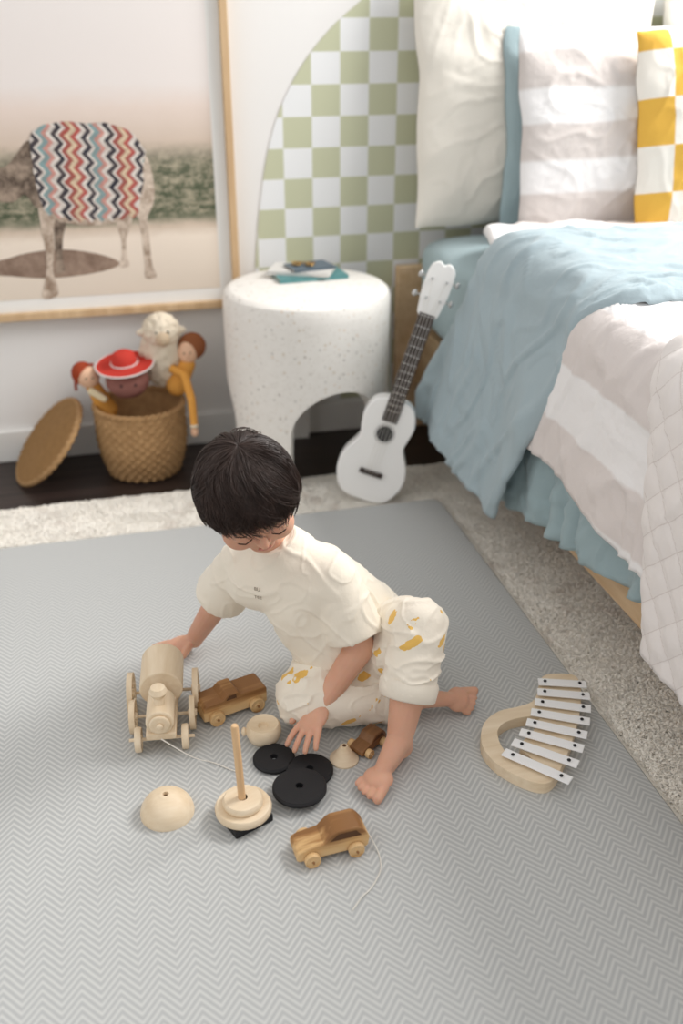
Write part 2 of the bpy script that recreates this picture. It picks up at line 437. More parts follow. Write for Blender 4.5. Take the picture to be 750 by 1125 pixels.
# ------------------------------------------------------------------ terrazzo stool
g = G('terrazzo', .6, .3)
d1 = g.vor(80, 'Distance'); col1 = g.vor(80, 'Color'); r_, g_, b2 = g.sep(col1)
chip = g.mth('MULTIPLY', g.mth('LESS_THAN', d1, .30), g.mth('GREATER_THAN', r_, .70))
chc = g.ramp(g_, [(0, c(206, 192, 172)), (.35, c(194, 190, 184)), (.6, c(222, 204, 186)), (.8, c(172, 164, 156))], 'CONSTANT')
base = g.mix(g.noise(60, 4), c(231, 227, 221), c(242, 239, 234))
d2 = g.vor(170, 'Distance'); r3, _, _ = g.sep(g.vor(170, 'Color')); ch2 = g.mth('MULTIPLY', g.mth('LESS_THAN', d2, .3), g.mth('GREATER_THAN', r3, .72))
g.col(g.mix(g.mth('MULTIPLY', chip, .65), g.mix(g.mth('MULTIPLY', ch2, .38), base, c(180, 168, 154)), chc)); g.bump(g.noise(90, 4), .12, .002); m_ter = g.m
SX, SY, SR, SH = .530, 2.508, .221, .515
st_ = thing('terrazzo_stool', 'round white terrazzo side stool with an arched opening beside the bed', 'stool', (SX, SY, FZ))
mb = MB(); n = 180; ri = SR-.035
face = math.atan2(-math.cos(YAW), -math.sin(YAW))+rad(25)
def zb(a, r):
    best = 0
    for base in (face, face+2*PI/3, face-2*PI/3):
        dx = r*math.sin(a-base)
        if math.cos(a-base) > 0 and abs(dx) < .128:
            best = max(best, .165+.126*math.sqrt(1-(dx/.128)**2)*.98)
    return best
vs = []; rings = []
def ring(fn):
    idx = []
    for i in range(n): vs.append(fn(2*PI*i/n)); idx.append(len(vs)-1)
    rings.append(idx)
def rp(r, a, z): return V((r*math.cos(a), r*math.sin(a), z))
ring(lambda a: rp(0.0005, a, SH)); ring(lambda a: rp(SR-.025, a, SH)); ring(lambda a: rp(SR-.014, a, SH-.0025)); ring(lambda a: rp(SR-.005, a, SH-.010)); ring(lambda a: rp(SR, a, SH-.024))
for k in range(1, 9): ring(lambda a, k=k: rp(SR, a, (SH-.024)*(1-k/8)+zb(a, SR)*(k/8)))
for k in range(0, 6): ring(lambda a, k=k: rp(ri, a, zb(a, SR)*(1-k/5)+(SH-.04)*(k/5)))
ring(lambda a: rp(.0005, a, SH-.04))
fs = []
for A, B in zip(rings[:-1], rings[1:]):
    for i in range(n): j = (i+1) % n; fs.append((A[i], A[j], B[j], B[i]))
mb.add(vs, fs); obj('stool_body', mb, m_ter, st_, sharp=30)

# books on stool
BZ = FZ+SH
bc = P(336, 303, BZ)
def book(label, col, dz, h, sx, sy, rz, off=(0, 0)):
    t = thing('book', label, 'book', (bc.x+off[0], bc.y+off[1], BZ+dz), (0, 0, rad(rz)), 'books stacked on the terrazzo stool')
    mb = MB(); mb.box((0, 0, h*.07), (sx, sy, h*.14)); mb.box((0, 0, h*.93), (sx, sy, h*.14)); mb.box((0, -sy/2+.0015, h/2), (sx, .003, h))
    obj('cover', mb, plain('book_cover', col, .5), t, bevel=.0006)
    mb = MB(); mb.box((0, .001, h/2), (sx-.008, sy-.008, h*.71)); obj('pages', mb, plain('paper', c(236, 230, 216), .8), t)
book('dark teal book at the bottom of the pile on the terrazzo stool', c(92, 146, 148), 0.0005, .010, .19, .12, 4, (.006, -.004))
book('white book in the middle of the pile on the terrazzo stool', c(222, 220, 216), .011, .009, .17, .11, -24, (-.010, .008))
book('thin dark blue book topmost of the pile on the terrazzo stool', c(96, 110, 122), .0205, .006, .12, .085, 12, (.012, .010))
t = thing('sunglasses', 'small brown sunglasses with gold arms lying on top of the books', 'sunglasses', (bc.x-.004, bc.y+.012, BZ+.0275), (0, 0, rad(-20)))
m_gold = plain('gold', c(190, 150, 80), .3, .5, metal=1, bump=0)
mb = MB()
for sx in (-1, 1): mb.fr((sx*.018, -.006, .003), (sx*.018, -.006, .0045), .012, .012, 24, 1)
obj('lens', mb, plain('brown_lens', c(96, 72, 56), .15, .6), t)
mb = MB()
for sx in (-1, 1):
    mb.tube([(sx*.018+.0125*math.cos(a), -.006+.0125*math.sin(a), .004) for a in [2*PI*k/24 for k in range(24)]], .0011, 6, True)
    mb.tube([(sx*.031, -.004, .004), (sx*.032, .003, .008), (-sx*.02, .012, .003)], .0011, 6)
mb.tube([(-.006, -.004, .004), (0, -.003, .006), (.006, -.004, .004)], .0011, 6); obj('rim', mb, m_gold, t)

# ------------------------------------------------------------------ bed
BX0, BX1, BY0, BY1 = .90, 2.42, .62, 2.70
bed = thing('bed', 'light oak platform bed with low headboard against the back wall', 'bed', (BX0, BY0, FZ))
mb = MB(); mb.box((BX0+.015, (BY0+BY1)/2, .213), (.03, BY1-BY0, .184)); obj('side_rail', mb, m_oak, bed, True, bevel=.003)
mb = MB(); mb.box((BX1-.015, (BY0+BY1)/2, .213), (.03, BY1-BY0, .184)); obj('side_rail', mb, m_oak, bed, True, bevel=.003)
mb = MB(); mb.box(((BX0+BX1)/2, BY0+.015, .213), (BX1-BX0-.06, .03, .184)); obj('foot_rail', mb, m_oak, bed, True, bevel=.003)
mb = MB(); mb.box(((BX0+BX1)/2-.02, 2.712, .225), (BX1-BX0+.08, .03, .50)); obj('headboard', mb, m_oak, bed, True, bevel=.004)
mb = MB(); mb.box(((BX0+BX1)/2, (BY0+BY1)/2, .295), (BX1-BX0-.06, BY1-BY0-.07, .02)); obj('bed_base', mb, m_oak, bed, True)
for (ax, ay) in ((BX0+.12, BY0+.12), (BX1-.12, BY0+.12), (BX0+.12, BY1-.15), (BX1-.12, BY1-.15)):
    mb = MB(); mb.box((ax, ay, (FZ+.285)/2), (.07, .07, .285-FZ)); obj('leg', mb, m_oak, bed, True, bevel=.003)
m_bluesheet = cloth('blue_green_cotton', c(162, 182, 187), .92, crs=9, crk=1.0, bump=.35)
m_blue = cloth('washed_blue_linen', c(170, 187, 194), .88, 900, .4, nscale=7, crs=11, crk=1.0)
# mattress
mt = thing('mattress', 'mattress in a blue-green fitted sheet on the oak bed', 'mattress', (BX0, BY0, .31))
mb = MB()
def mtf(a, b):
    A = 2*PI*a; ca, sa = math.cos(A), math.sin(A)
    hx, hy, hz = .765, 1.0, .142
    t = -PI/2+PI*b; ct, stt = math.cos(t), math.sin(t)
    sg = lambda v, e: math.copysign(abs(v)**e, v)
    x = hx*sg(ca, .12)*sg(ct, .3); y = hy*sg(sa, .12)*sg(ct, .3); z = hz*sg(stt, .3)
    p = V((1.635, 1.685, .449))+V((x, y, z))
    r1 = 1-abs(noise.noise(V((p.y*7+p.z*5, p.z*9-p.y*3, 2))))*3
    return p+V((.005*noise.noise(p*9)-.004*max(0, r1), 0, .004*noise.noise(p*7)+.003*max(0, r1)))
mb.grid(mtf, 260, 60); obj('fitted_sheet', mb, m_bluesheet, mt, True, sharp=80)

# drapes
def rdg(p, w): t = noise.noise(p)/w; return math.exp(-t*t)
def drape(Xe, zt, rc, flare, amin, amaxf, y0f, y1f, thick, wr, nu, nv, seed, hemw=.0, puff=.0, extra=None, foldamp=.0):
    def pt(u, v):
        a = amin+(amaxf(v)-amin)*u; y = y0f(a)+(y1f(a)-y0f(a))*v
        y += .010*noise.noise(V((a*3, seed, v*3)))
        if a <= 0: X = Xe+rc-a; Z = zt; nn = V((0, 0, 1)); hang = 0
        elif a < rc*PI/2: th = a/rc; X = Xe+rc-rc*math.sin(th); Z = zt-rc+rc*math.cos(th); nn = V((-math.sin(th), 0, math.cos(th))); hang = 0
        else:
            dd = a-rc*PI/2; hang = dd; X = Xe-flare*dd; Z = zt-rc-dd*math.cos(math.atan(flare)); nn = V((-1, 0, 0))
        ed = min(v, 1-v, )*abs(y1f(a)-y0f(a)); ee = min(1, ed/.05); ee = math.sqrt(max(0, 1-(1-ee)**2))
        q = V((a, y, seed*3.1))
        h = puff*ee+wr*(noise.noise(q*4)*1.3+.6*noise.noise(q*10+V((3, 1, 0))))
        w_ = V((noise.noise(q*3), noise.noise(q*3+V((9, 0, 0))), 0))*.12; q2 = q+w_
        h += wr*1.2*rdg(V((q2.x*3+q2.y*5, q2.y*8-q2.x*4, seed)), .10)
        h += wr*.6*rdg(V((q2.x*7-q2.y*6, q2.y*12+q2.x*9, seed+4)), .08)
        if hang > 0 and foldamp:
            k = min(1, hang/.22)**1.3; h += foldamp*k*(math.sin(y*22+5*noise.noise(V((y*3, a*1.5, seed))))*.7+noise.noise(V((y*9, a*1.8, seed)))*.9)
            Z += hemw*k*noise.noise(V((y*4, seed, 0)))
        if extra: h += extra(a, y)
        return V((X, y, Z))+nn*h
    return pt
def mkdrape(name, label, cat, m, *a, **k):
    fn = drape(*a, **k); nu, nv = a[10], a[11]
    amin, amaxf, y0f, y1f = a[4], a[5], a[6], a[7]
    mb = MB(); mb.grid(fn, nu, nv, lambda u, v: (amin+(amaxf(v)-amin)*u, y0f(amin+(amaxf(v)-amin)*u)*(1-v)+y1f(amin+(amaxf(v)-amin)*u)*v))
    o = obj(name, mb, m, None, fixn=False, sharp=180, solid=.006)
    return tag(o, label, cat)
def cst(v): return lambda a: v
def sst(x): x = max(0, min(1, x)); return x*x*(3-2*x)
y0c = lambda a: 1.590+(.33*max(0, a))
# flat sheet under duvet
mkdrape('bed_sheet', 'blue-green flat sheet hanging over the bed side below the striped duvet', 'sheet', m_bluesheet,
        .897, .604, .05, .10, -.9, lambda v: .40+.13*v, cst(1.22), cst(2.05), .01, .003, 150, 160, 5.0, hemw=.035, puff=.0, foldamp=.013,
        extra=lambda a, y: (.012*sst((a-.30)/.10)*math.sin(y*62+6*noise.noise(V((y*5, a*3, 2))))+.006*sst((a-.28)/.08)*rdg(V((a*14+y*6, y*13-a*9, 3)), .09))+(-.012 if a > .25 and y > 1.9 else 0))
# striped duvet
g = G('striped_linen', .9, .15, 0, .2); x, y, z = g.sep(g.co('UV'))
xs = g.mth('ADD', x, g.mth('MULTIPLY', g.noise(6, 2), .012))
s_ = g.mth('FRACT', g.mth('DIVIDE', g.mth('ADD', xs, 1.173), .22)); sf = g.ramp(s_, [(.47, (0, 0, 0, 1)), (.50, (1, 1, 1, 1)), (.97, (1, 1, 1, 1)), (1, (0, 0, 0, 1))])
g.col(g.mix(sf, c(241, 239, 239), c(223, 215, 212))); g.bump(g.mth('ADD', g.mth('ADD', g.mth('MULTIPLY', g.noise(700, 2), .3), g.noise(45, 5)), g.mth('MULTIPLY', creases(g, 10), 1.3)), .4, .004); m_str = g.m
mkdrape('duvet', 'white and taupe striped duvet spread over the bed under the blue cover', 'duvet', m_str,
        .878, .632, .06, .09, -1.35, lambda v: .10+(.275-.035*sst((v-.40)/.30))*min(1, max(0, (1-v)/.16)), cst(.66), lambda a: 2.36-.24*sst((a+.03)/.07), .02, .005, 200, 260, 2.0, hemw=.008, puff=.018, foldamp=.004,
        extra=lambda a, y: -.026*sst((y-(y0c(a)+.022))/.05)*sst((2.20-y)/.06))
mkdrape('blue_cover', 'washed blue linen cover folded across the bed and hanging down its side', 'bed cover', m_blue,
        .892, .662, .085, .21, -1.35, lambda v: .585-.045*v, y0c, lambda a: 2.13+.20*max(0, min(1, (a+.02)/.45)), .02, .0062, 240, 200, 9.0, hemw=.012, puff=.020, foldamp=.016,
        extra=lambda a, y: (-.006*(1-sst((y-y0c(a))/.05)) if a < 0 else .005*sst(a/.1)*(1-sst((y-y0c(a))/.05))))
# quilted throw
g = G('quilted_blush', .9, .12, 0, .3); x, y, z = g.sep(g.co('UV'))
a = g.mth('PINGPONG', g.mth('ADD', x, y), .035); b_ = g.mth('PINGPONG', g.mth('SUBTRACT', x, y), .035)
q = g.mth('MINIMUM', a, b_); g.col(g.mix(g.mth('LESS_THAN', q, .0012), c(236, 230, 227), c(218, 209, 205))); g.bump(g.mth('ADD', g.mth('MULTIPLY', g.noise(500, 2), .1), g.noise(60, 5)), .3, .003); m_quilt = g.m
def pp(v, s): v = v % (2*s); return v if v < s else 2*s-v
mkdrape('quilted_throw', 'pale blush throw with diamond quilting hanging at the foot of the bed', 'throw', m_quilt,
        .858, .668, .07, .06, -1.3, lambda v: .53, cst(.70), lambda a: 1.36-.30*max(0, a)+.12*min(0, a), .02, .003, 210, 130, 4.0, hemw=.01, puff=.012, foldamp=.005,
        extra=lambda a, y: .006*math.sqrt(max(0, min(pp(a+y, .035), pp(a-y, .035))/.035)))

# pillows
def pillow(name, label, W, H, T, loc, rot, m, seed, cat='pillow', cv=.05):
    t = thing(name, label, cat, loc, rot)
    mb = MB()
    def side(sg):
        def f(u, v):
            a = 2*u-1; b = 2*v-1
            ex = 1-cv*(1-b*b); ez = 1-cv*(1-a*a)
            rcn = 1-.035*(a*a*b*b)**2
            x = a*W/2*ex*rcn; z = b*H/2*ez*rcn
            th = (max(0, 1-abs(a)**2.4)**.6)*(max(0, 1-abs(b)**2.4)**.6)
            q = V((x*6, z*6, seed+sg)); qq = V((x, z, 0))+V((noise.noise(q*.8), noise.noise(q*.8+V((7, 0, 0))), 0))*.06
            cr = rdg(V((qq.x*10+qq.y*5, qq.y*9-qq.x*6, seed)), .07)
            cr2 = rdg(V((qq.x*16-qq.y*9, qq.y*15+qq.x*6, seed+3)), .06)
            ang = math.atan2(abs(b), abs(a)+.001); rad_ = math.sin(ang*16+seed*2+3*noise.noise(q*.5))*min(1, max(0, (math.hypot(a, b)-.55)*1.4))
            wv = .014*noise.noise(q)*th+.005*noise.noise(q*2.3)*th+.0060*cr*th+.0034*cr2*th+.0035*rad_*(th**.4 if th > 0 else 0)
            return (x+.008*noise.noise(V((b*3, seed, a*.5))), sg*(T/2*th+wv+.0015), z+H/2+.010*noise.noise(V((a*3, seed, 0)))*abs(b))
        return f
    mb.grid(side(-1), 96, 96); mb.grid(side(1), 60, 60)
    obj('pillow_case', mb, m, t, sharp=120)
    return t
m_cream = cloth('cream_linen', c(236, 231, 221), .96, 800, .3, nscale=7, crs=7, crk=.8)
g = G('pillow_stripe', .9, .15, 0, .2); x, y, z = g.sep(g.co())
zz = g.mth('ADD', z, g.mth('MULTIPLY', g.noise(5, 2), .026))
s_ = g.mth('FRACT', g.mth('DIVIDE', g.mth('ADD', zz, .035), .168)); sf = g.ramp(s_, [(.43, (0, 0, 0, 1)), (.49, (1, 1, 1, 1)), (.95, (1, 1, 1, 1)), (1, (0, 0, 0, 1))])
g.col(g.mix(sf, c(240, 238, 238), c(213, 205, 201))); g.bump(g.mth('ADD', g.mth('ADD', g.mth('MULTIPLY', g.noise(700, 2), .3), g.noise(45, 5)), g.mth('MULTIPLY', creases(g, 9), 1.4)), .4, .004); m_pst = g.m
m_yel = checker('yellow_checker', c(240, 235, 226), c(228, 180, 80), 0, -.266, 2, -.012, .109, par=101, clothy=True)
pillow('pillow', 'large cream square pillow leaning on the wall at the left end', .69, .68, .16, (1.185, 2.590, .592), (rad(-7), 0, 0), m_cream, 1, cv=.06)
pillow('pillow', 'large cream square pillow leaning on the wall behind the yellow checked cushion', .66, .66, .16, (1.87, 2.590, .592), (rad(-7), 0, 0), m_cream, 7)
pillow('pillow', 'blue-green pillow standing between the cream and the striped pillow', .70, .52, .10, (1.400, 2.475, .592), (rad(-9), 0, rad(-3)), m_bluesheet, 2)
pillow('pillow', 'white and taupe striped pillow leaning on the blue-green pillow', .68, .52, .14, (1.392, 2.365, .598), (rad(-12), 0, rad(-3)), m_pst, 3)
pillow('cushion', 'small mustard and white checked cushion in front of the striped pillow', .48, .48, .15, (1.560, 2.235, .64), (rad(-12), rad(-3), rad(-8)), m_yel, 4, 'cushion')

# ------------------------------------------------------------------ ukulele
ub = V((.600, 2.195, .001)); tipU = V((.808, 2.215, .598)); a_ = (tipU-ub).normalized()
n_ = V((-.30, -.93, .15)); n_ = (n_-a_*n_.dot(a_)).normalized(); w_ = a_.cross(n_)
UM = Matrix(((w_.x, a_.x, n_.x, 0), (w_.y, a_.y, n_.y, 0), (w_.z, a_.z, n_.z, 0), (0, 0, 0, 1)))
US = (tipU-ub).length/.60
UM = UM @ Matrix.Scale(US, 4)
uk = thing('ukulele', 'white ukulele with dark fretboard leaning against the bed', 'ukulele', ub)
half = [(0.0, .001), (.042, .004), (.068, .024), (.084, .065), (.080, .105), (.062, .14), (.056, .158), (.061, .185), (.064, .215), (.052, .248), (.03, .262), (0.0, .266)]
outl = half[:-1]+[(half[-1])]+[(-x, y) for x, y in half[1:-1]][::-1]
outl = catmull(outl, 5)
m_uw = plain('white_lacquer', c(251, 250, 248), .3, .5, .99, bump=0); m_fb = plain('dark_rosewood', c(62, 50, 46), .5, .4, .8)
mb = MB(); mb.prism(outl, -.055, 0, UM); obj('body', mb, m_uw, uk, bevel=.004, sharp=50)
mb = MB(); mb.fr((0, .178, .0001), (0, .178, .0008), .020, .020, 32, M=UM); obj('sound_hole', mb, m_black, uk)  # flat black disc on the solid body, colour for the shade inside the hole
mb = MB(); mb.tube([(.024*math.cos(2*PI*k/40), .178+.024*math.sin(2*PI*k/40), .0006) for k in range(40)], .0006, 6, True, UM); obj('rosette', mb, m_fb, uk)
mb = MB(); mb.box((0, .075, .004), (.058, .012, .008), UM); obj('bridge', mb, m_fb, uk, bevel=.002)
mb = MB(); mb.box((0, .36, -.010), (.036, .24, .020), UM); obj('neck', mb, m_uw, uk, bevel=.004)
mb = MB(); mb.box((0, .345, .002), (.037, .27, .006), UM); obj('fretboard', mb, m_fb, uk, bevel=.001)
mb = MB()
for k in range(13): mb.box((0, .475-.27*(1-2**(-k/12))*1.75, .0055), (.036, .0012, .0015), UM)
obj('fret', mb, m_chrome, uk)
hs = catmull([(-.019, .472), (-.028, .50), (-.032, .54), (-.029, .585), (-.012, .60), (0, .594), (.012, .60), (.029, .585), (.032, .54), (.028, .50), (.019, .472)], 4)
mb = MB(); mb.prism(hs, -.012, .003, UM); obj('headstock', mb, m_uw, uk, bevel=.002)
for sx in (-1, 1):
    for yy in (.515, .56):
        mb = MB(); mb.fr((sx*.017, yy, .002), (sx*.017, yy, .012), .003, .003, 12, M=UM); mb.fr((sx*.017, yy, -.012), (sx*.042, yy, -.012), .002, .002, 8, M=UM)
        mb.ell((sx*.044, yy, -.012), (.006, .008, .004), M=UM); obj('tuning_peg', mb, m_chrome, uk)
for k in range(4):
    mb = MB(); xx = -.012+.008*k; mb.tube([(xx*1.1, .075, .0085), (xx, .475, .0065), ((-1 if k < 2 else 1)*.017, .515 if k in (0, 3) else .56, .009)], .0005, 5, M=UM); obj('string', mb, m_cord, uk)

# ------------------------------------------------------------------ basket with toys
bp = P(160, 515, FZ); BZ0 = FZ
g = G('wicker', .75, .3); g.col(g.mix(g.noise(50, 4), c(142, 106, 68), c(198, 160, 114))); g.bump(g.noise(200, 3), .3, .002); m_wick = g.m
bk = thing('wicker_basket', 'round woven wicker basket full of soft toys near the wall', 'basket', (bp.x, bp.y, FZ))
HB = .195
def wvf(a, z, r):
    row = z/.0125; k = math.floor(row); fr2 = abs(math.sin(PI*row))
    return .0038*math.sin(a*26+PI*k)*fr2+.002*fr2
prof = [(.001, .004)]+[(.095, .004)]+[(.097+.024*math.sin(min(1, k/44)*PI*.55), .004+(HB-.004)*k/66) for k in range(67)]
mb = MB(); mb.lathe(prof, 208, None, lambda a, z, r: wvf(a, z, r) if r > .09 else 0)
mb.lathe([(.116, HB-.001), (.108, HB-.02), (.092, .02), (.001, .012)], 96); obj('woven_body', mb, m_wick, bk, sharp=80)
mb = MB(); R0 = .1195
for k in range(2):
    mb.tube([((R0+.004*math.cos(t*20+k*PI))*math.cos(t), (R0+.004*math.cos(t*20+k*PI))*math.sin(t), HB+.003+.004*math.sin(t*20+k*PI)) for t in [2*PI*i/240 for i in range(240)]], .005, 7, True)
obj('braided_rim', mb, m_wick, bk)
# lid
right = V((math.cos(YAW), -math.sin(YAW), 0)); fwd = V((math.sin(YAW), math.cos(YAW), 0))
L = (right*.68+V((0, 0, .70))+fwd*.10).normalized()
nl = (-right*.62+V((0, 0, .62))-fwd*.30); nl = (nl-L*nl.dot(L)).normalized(); ml = L.cross(nl)
lp = P(22, 524, FZ); RL = .137
lc = lp+L*RL+nl*.006
LM = Matrix(((L.x, ml.x, nl.x, 0), (L.y, ml.y, nl.y, 0), (L.z, ml.z, nl.z, 0), (0, 0, 0, 1)))
ld = thing('basket_lid', 'flat round woven basket lid propped on its edge beside the basket', 'lid', lc)
mb = MB()
def lidf(sg):
    pr = []
    for k in range(45):
        r = .001+(RL-.006)*k/44; pr.append((r, sg*(.006+.002*abs(math.sin(k*PI/2.2)))+.008*(1-(r/RL)**2)))
    return pr
for sg in (1, -1): mb.lathe(lidf(sg), 120, LM)
m_wick2 = plain('aged_wicker', c(166, 126, 78), .75, .3, .6, 60, .4, 200)
obj('woven_disc', mb, m_wick2, ld, sharp=80)
mb = MB(); mb.tube([((RL-.004)*math.cos(t), (RL-.004)*math.sin(t), .002*math.sin(t*40)) for t in [2*PI*i/160 for i in range(160)]], .008, 8, True, LM); obj('braided_rim', mb, m_wick, ld)
# soft toys
TZ = FZ+HB
def fluff(center, r, amp, sc, seed):
    mb = MB(); mb.ell(center, r, None, 56, 36)
    cc = V(center)
    for i, p in enumerate(mb.v):
        d = (p-cc); mb.v[i] = p+d.normalized()*amp*(1-2*abs(noise.noise(p*sc+V((seed, 0, 0)))))
    return mb
m_wool = plain('cream_wool', c(230, 217, 196), .95, .1, .85, 60, .5, 120); m_face = plain('peach_felt', c(232, 190, 160), .85, .1)
m_red = plain('red_felt', c(200, 66, 56), .85, .15); m_redy = plain('red_yarn', c(172, 76, 50), .9, .1, .6, 120, .5, 200)
m_br = plain('brown_felt', c(142, 88, 58), .9, .1); m_or = plain('mustard_felt', c(226, 162, 80), .85, .1); m_mar = plain('dusty_rose_felt', c(146, 100, 92), .9, .1)
def BP(px, py, dy): return WP(px, py, bp.y+dy)
# sheep
pc = BP(178, 382, .03)
sh = thing('plush_sheep', 'cream curly plush sheep sitting upright at the back of the basket', 'soft toy', (pc.x, pc.y, TZ-.05))
mb = fluff((0, 0, pc.z-TZ+.03), (.058, .05, .085), .008, 60, 1); obj('fleece', mb, m_wool, sh, sharp=180)
hd = V((0, -.02, pc.z-TZ+.105)); mb = fluff(hd, (.045, .04, .042), .007, 70, 3); obj('wool_head', mb, m_wool, sh, sharp=180)
mb = MB(); mb.ell(hd+V((0, -.035, -.012)), (.020, .022, .022)); obj('muzzle', mb, plain('tan_felt', c(206, 184, 156), .9), sh)
for s in (-1, 1):
    mb = MB(); mb.ell(hd+V((s*.046, -.008, .0)), (.02, .008, .011)); obj('ear', mb, m_wool, sh)
    mb = MB(); mb.ell(hd+V((s*.015, -.041, .006)), .0035); obj('eye', mb, m_black, sh)
# rag doll with red yarn hair
pc = BP(97, 414, .0)
dl = thing('rag_doll', 'small cloth doll with red yarn hair leaning out at the left of the basket', 'soft toy', (pc.x, pc.y, TZ-.03))
o_ = V((0, 0, pc.z-TZ+.03))
mb = MB(); mb.ell(o_, (.030, .028, .030)); mb.ell(o_+V((.002, -.026, -.003)), (.004, .004, .004)); obj('head', mb, m_face, dl)
mb = MB(); mb.ell(o_+V((-.014, .010, .008)), (.030, .028, .032))
for k in range(10): mb.tube([o_+V((-.02+.004*k, .0, .034)), o_+V((-.032, .004+.002*k, .01)), o_+V((-.036, .006, -.02-.002*k))], .004, 6)
obj('yarn_hair', mb, m_redy, dl)
mb = MB(); mb.cap(o_+V((.01, .005, -.03)), o_+V((.04, .01, -.10)), .02, .028); obj('dress', mb, m_or, dl)
mb = MB(); mb.cap(o_+V((.005, -.02, -.035)), o_+V((.035, -.03, -.055)), .011, .009); obj('arm', mb, plain('ivory_cotton', c(232, 216, 180), .9), dl)
for s in (-1, 1):
    mb = MB(); mb.ell(o_+V((s*.009+.003, -.0265, .004)), .0025); obj('eye', mb, m_black, dl)
# red hat & cloth ball toy
pc = BP(140, 418, -.025)
hb = thing('plush_ball', 'dusty brown round plush toy under the red hat in the basket', 'soft toy', (pc.x, pc.y, TZ-.04))
mb = fluff((0, 0, pc.z-TZ+.04), (.056, .050, .046), .002, 40, 5); obj('plush_body', mb, m_mar, hb, sharp=180)
for s in (-1, 1):
    mb = MB(); mb.ell((s*.018, -.047, pc.z-TZ+.042), .004); obj('eye', mb, m_black, hb)
pc2 = BP(137, 401, -.02)
ht = thing('toy_hat', 'red felt toy sun hat with pale stitched brim on the plush toys', 'hat', pc2, (rad(8), rad(-4), 0))
mb = MB(); pr = [(.001, .040), (.018, .039), (.028, .033), (.033, .018), (.036, .006), (.055, .001), (.076, .004), (.077, .0015), (.055, -.002), (.034, .002), (.030, .015), (.022, .032), (.001, .036)]
mb.lathe(pr, 48, None, lambda a, z, r: 0); obj('felt_crown', mb, m_red, ht, sharp=60)
mb = MB(); mb.tube([(.077*math.cos(t), .077*math.sin(t), .003) for t in [2*PI*i/60 for i in range(60)]], .002, 6, True); mb.tube([(.0355*math.cos(t), .0355*math.sin(t), .0085) for t in [2*PI*i/60 for i in range(60)]], .002, 6, True); obj('trim', mb, m_white, ht)
# second doll brown hair, mustard sleeves
pc = BP(206, 387, -.01)
d2 = thing('rag_doll', 'cloth doll in mustard with brown felt hair and one arm hanging over the basket rim', 'soft toy', (pc.x, pc.y, TZ-.03))
o_ = V((0, 0, pc.z-TZ+.03))
mb = MB(); mb.ell(o_, (.026, .025, .033)); mb.ell(o_+V((-.004, -.025, -.003)), (.004, .005, .004)); obj('head', mb, m_face, d2)
mb = MB(); mb.ell(o_+V((.014, .014, .012)), (.038, .030, .038)); obj('felt_hair', mb, m_br, d2)
mb = MB(); mb.cap(o_+V((-.004, .0, -.035)), o_+V((-.035, .0, -.09)), .022, .03); obj('shirt', mb, m_or, d2)
q1 = BP(200, 412, -.05)-V((pc.x, pc.y, TZ-.03)); q2 = BP(208, 440, -.115)-V((pc.x, pc.y, TZ-.03)); q3 = BP(211, 470, -.12)-V((pc.x, pc.y, TZ-.03))
q1.x += .006; q2.x += .006; q3.x += .006
mb = MB(); mb.tube([q1+V((-.03, .03, .01)), q1, q2, q3], [.012, .012, .011, .010], 12); obj('sleeve', mb, m_or, d2)
mb = MB(); mb.ell(q3+V((0, 0, -.012)), (.010, .008, .014)); obj('hand', mb, m_face, d2)
mb = MB(); mb.ell(q3+V((0, 0, .006)), (.012, .012, .007)); obj('cuff', mb, m_wool, d2)
for s in (-1, 1):
    mb = MB(); mb.ell(o_+V((s*.008-.004, -.024, .005)), .0022); obj('eye', mb, m_black, d2)

# ------------------------------------------------------------------ toys on the mat
def wheel(t, c0, r, w, m, axis=V((0, 1, 0)), hub=None, name='wheel'):
    mb = MB(); c0 = V(c0); x, y, d = frame_from(axis)
    M = Matrix(((x.x, y.x, d.x, c0.x), (x.y, y.y, d.y, c0.y), (x.z, y.z, d.z, c0.z), (0, 0, 0, 1)))
    mb.lathe([(0, w/2), (r*.35, w/2), (r*.42, w*.35), (r*.8, w*.35), (r*.86, w/2), (r*.95, w/2), (r, w*.3), (r, -w*.3), (r*.95, -w/2), (r*.86, -w/2), (r*.8, -w*.35), (r*.42, -w*.35), (r*.35, -w/2), (0, -w/2)], 36, M)
    wo = obj(name, mb, m, t)
    if hub:
        mb = MB(); mb.lathe([(0, w/2+.004), (r*.14, w/2+.003), (r*.16, w/2-.002)], 16, M); mb.lathe([(0, -w/2-.004), (r*.14, -w/2-.003), (r*.16, -w/2+.002)], 16, M); obj('hub', mb, hub, wo)
    return wo
def spoked(t, c0, r, w, m):
    mb = MB(); c0 = V(c0); M = Matrix(((1, 0, 0, c0.x), (0, 0, -1, c0.y), (0, 1, 0, c0.z), (0, 0, 0, 1)))
    mb.lathe([(r, w/2), (r, -w/2), (r*.8, -w/2), (r*.8, w/2), (r, w/2)], 40, M)
    for k in range(6):
        a = PI*k/3+.2; mb.fr(M @ V((0, 0, 0)), M @ V((r*.85*math.cos(a), r*.85*math.sin(a), 0)), r*.07, r*.07, 10)
    mb.fr(M @ V((0, 0, -w*.8)), M @ V((0, 0, w*.8)), r*.22, r*.22, 20); obj('wheel', mb, m, t)
XZ = Matrix(((1, 0, 0, 0), (0, 0, -1, 0), (0, 1, 0, 0), (0, 0, 0, 1)))
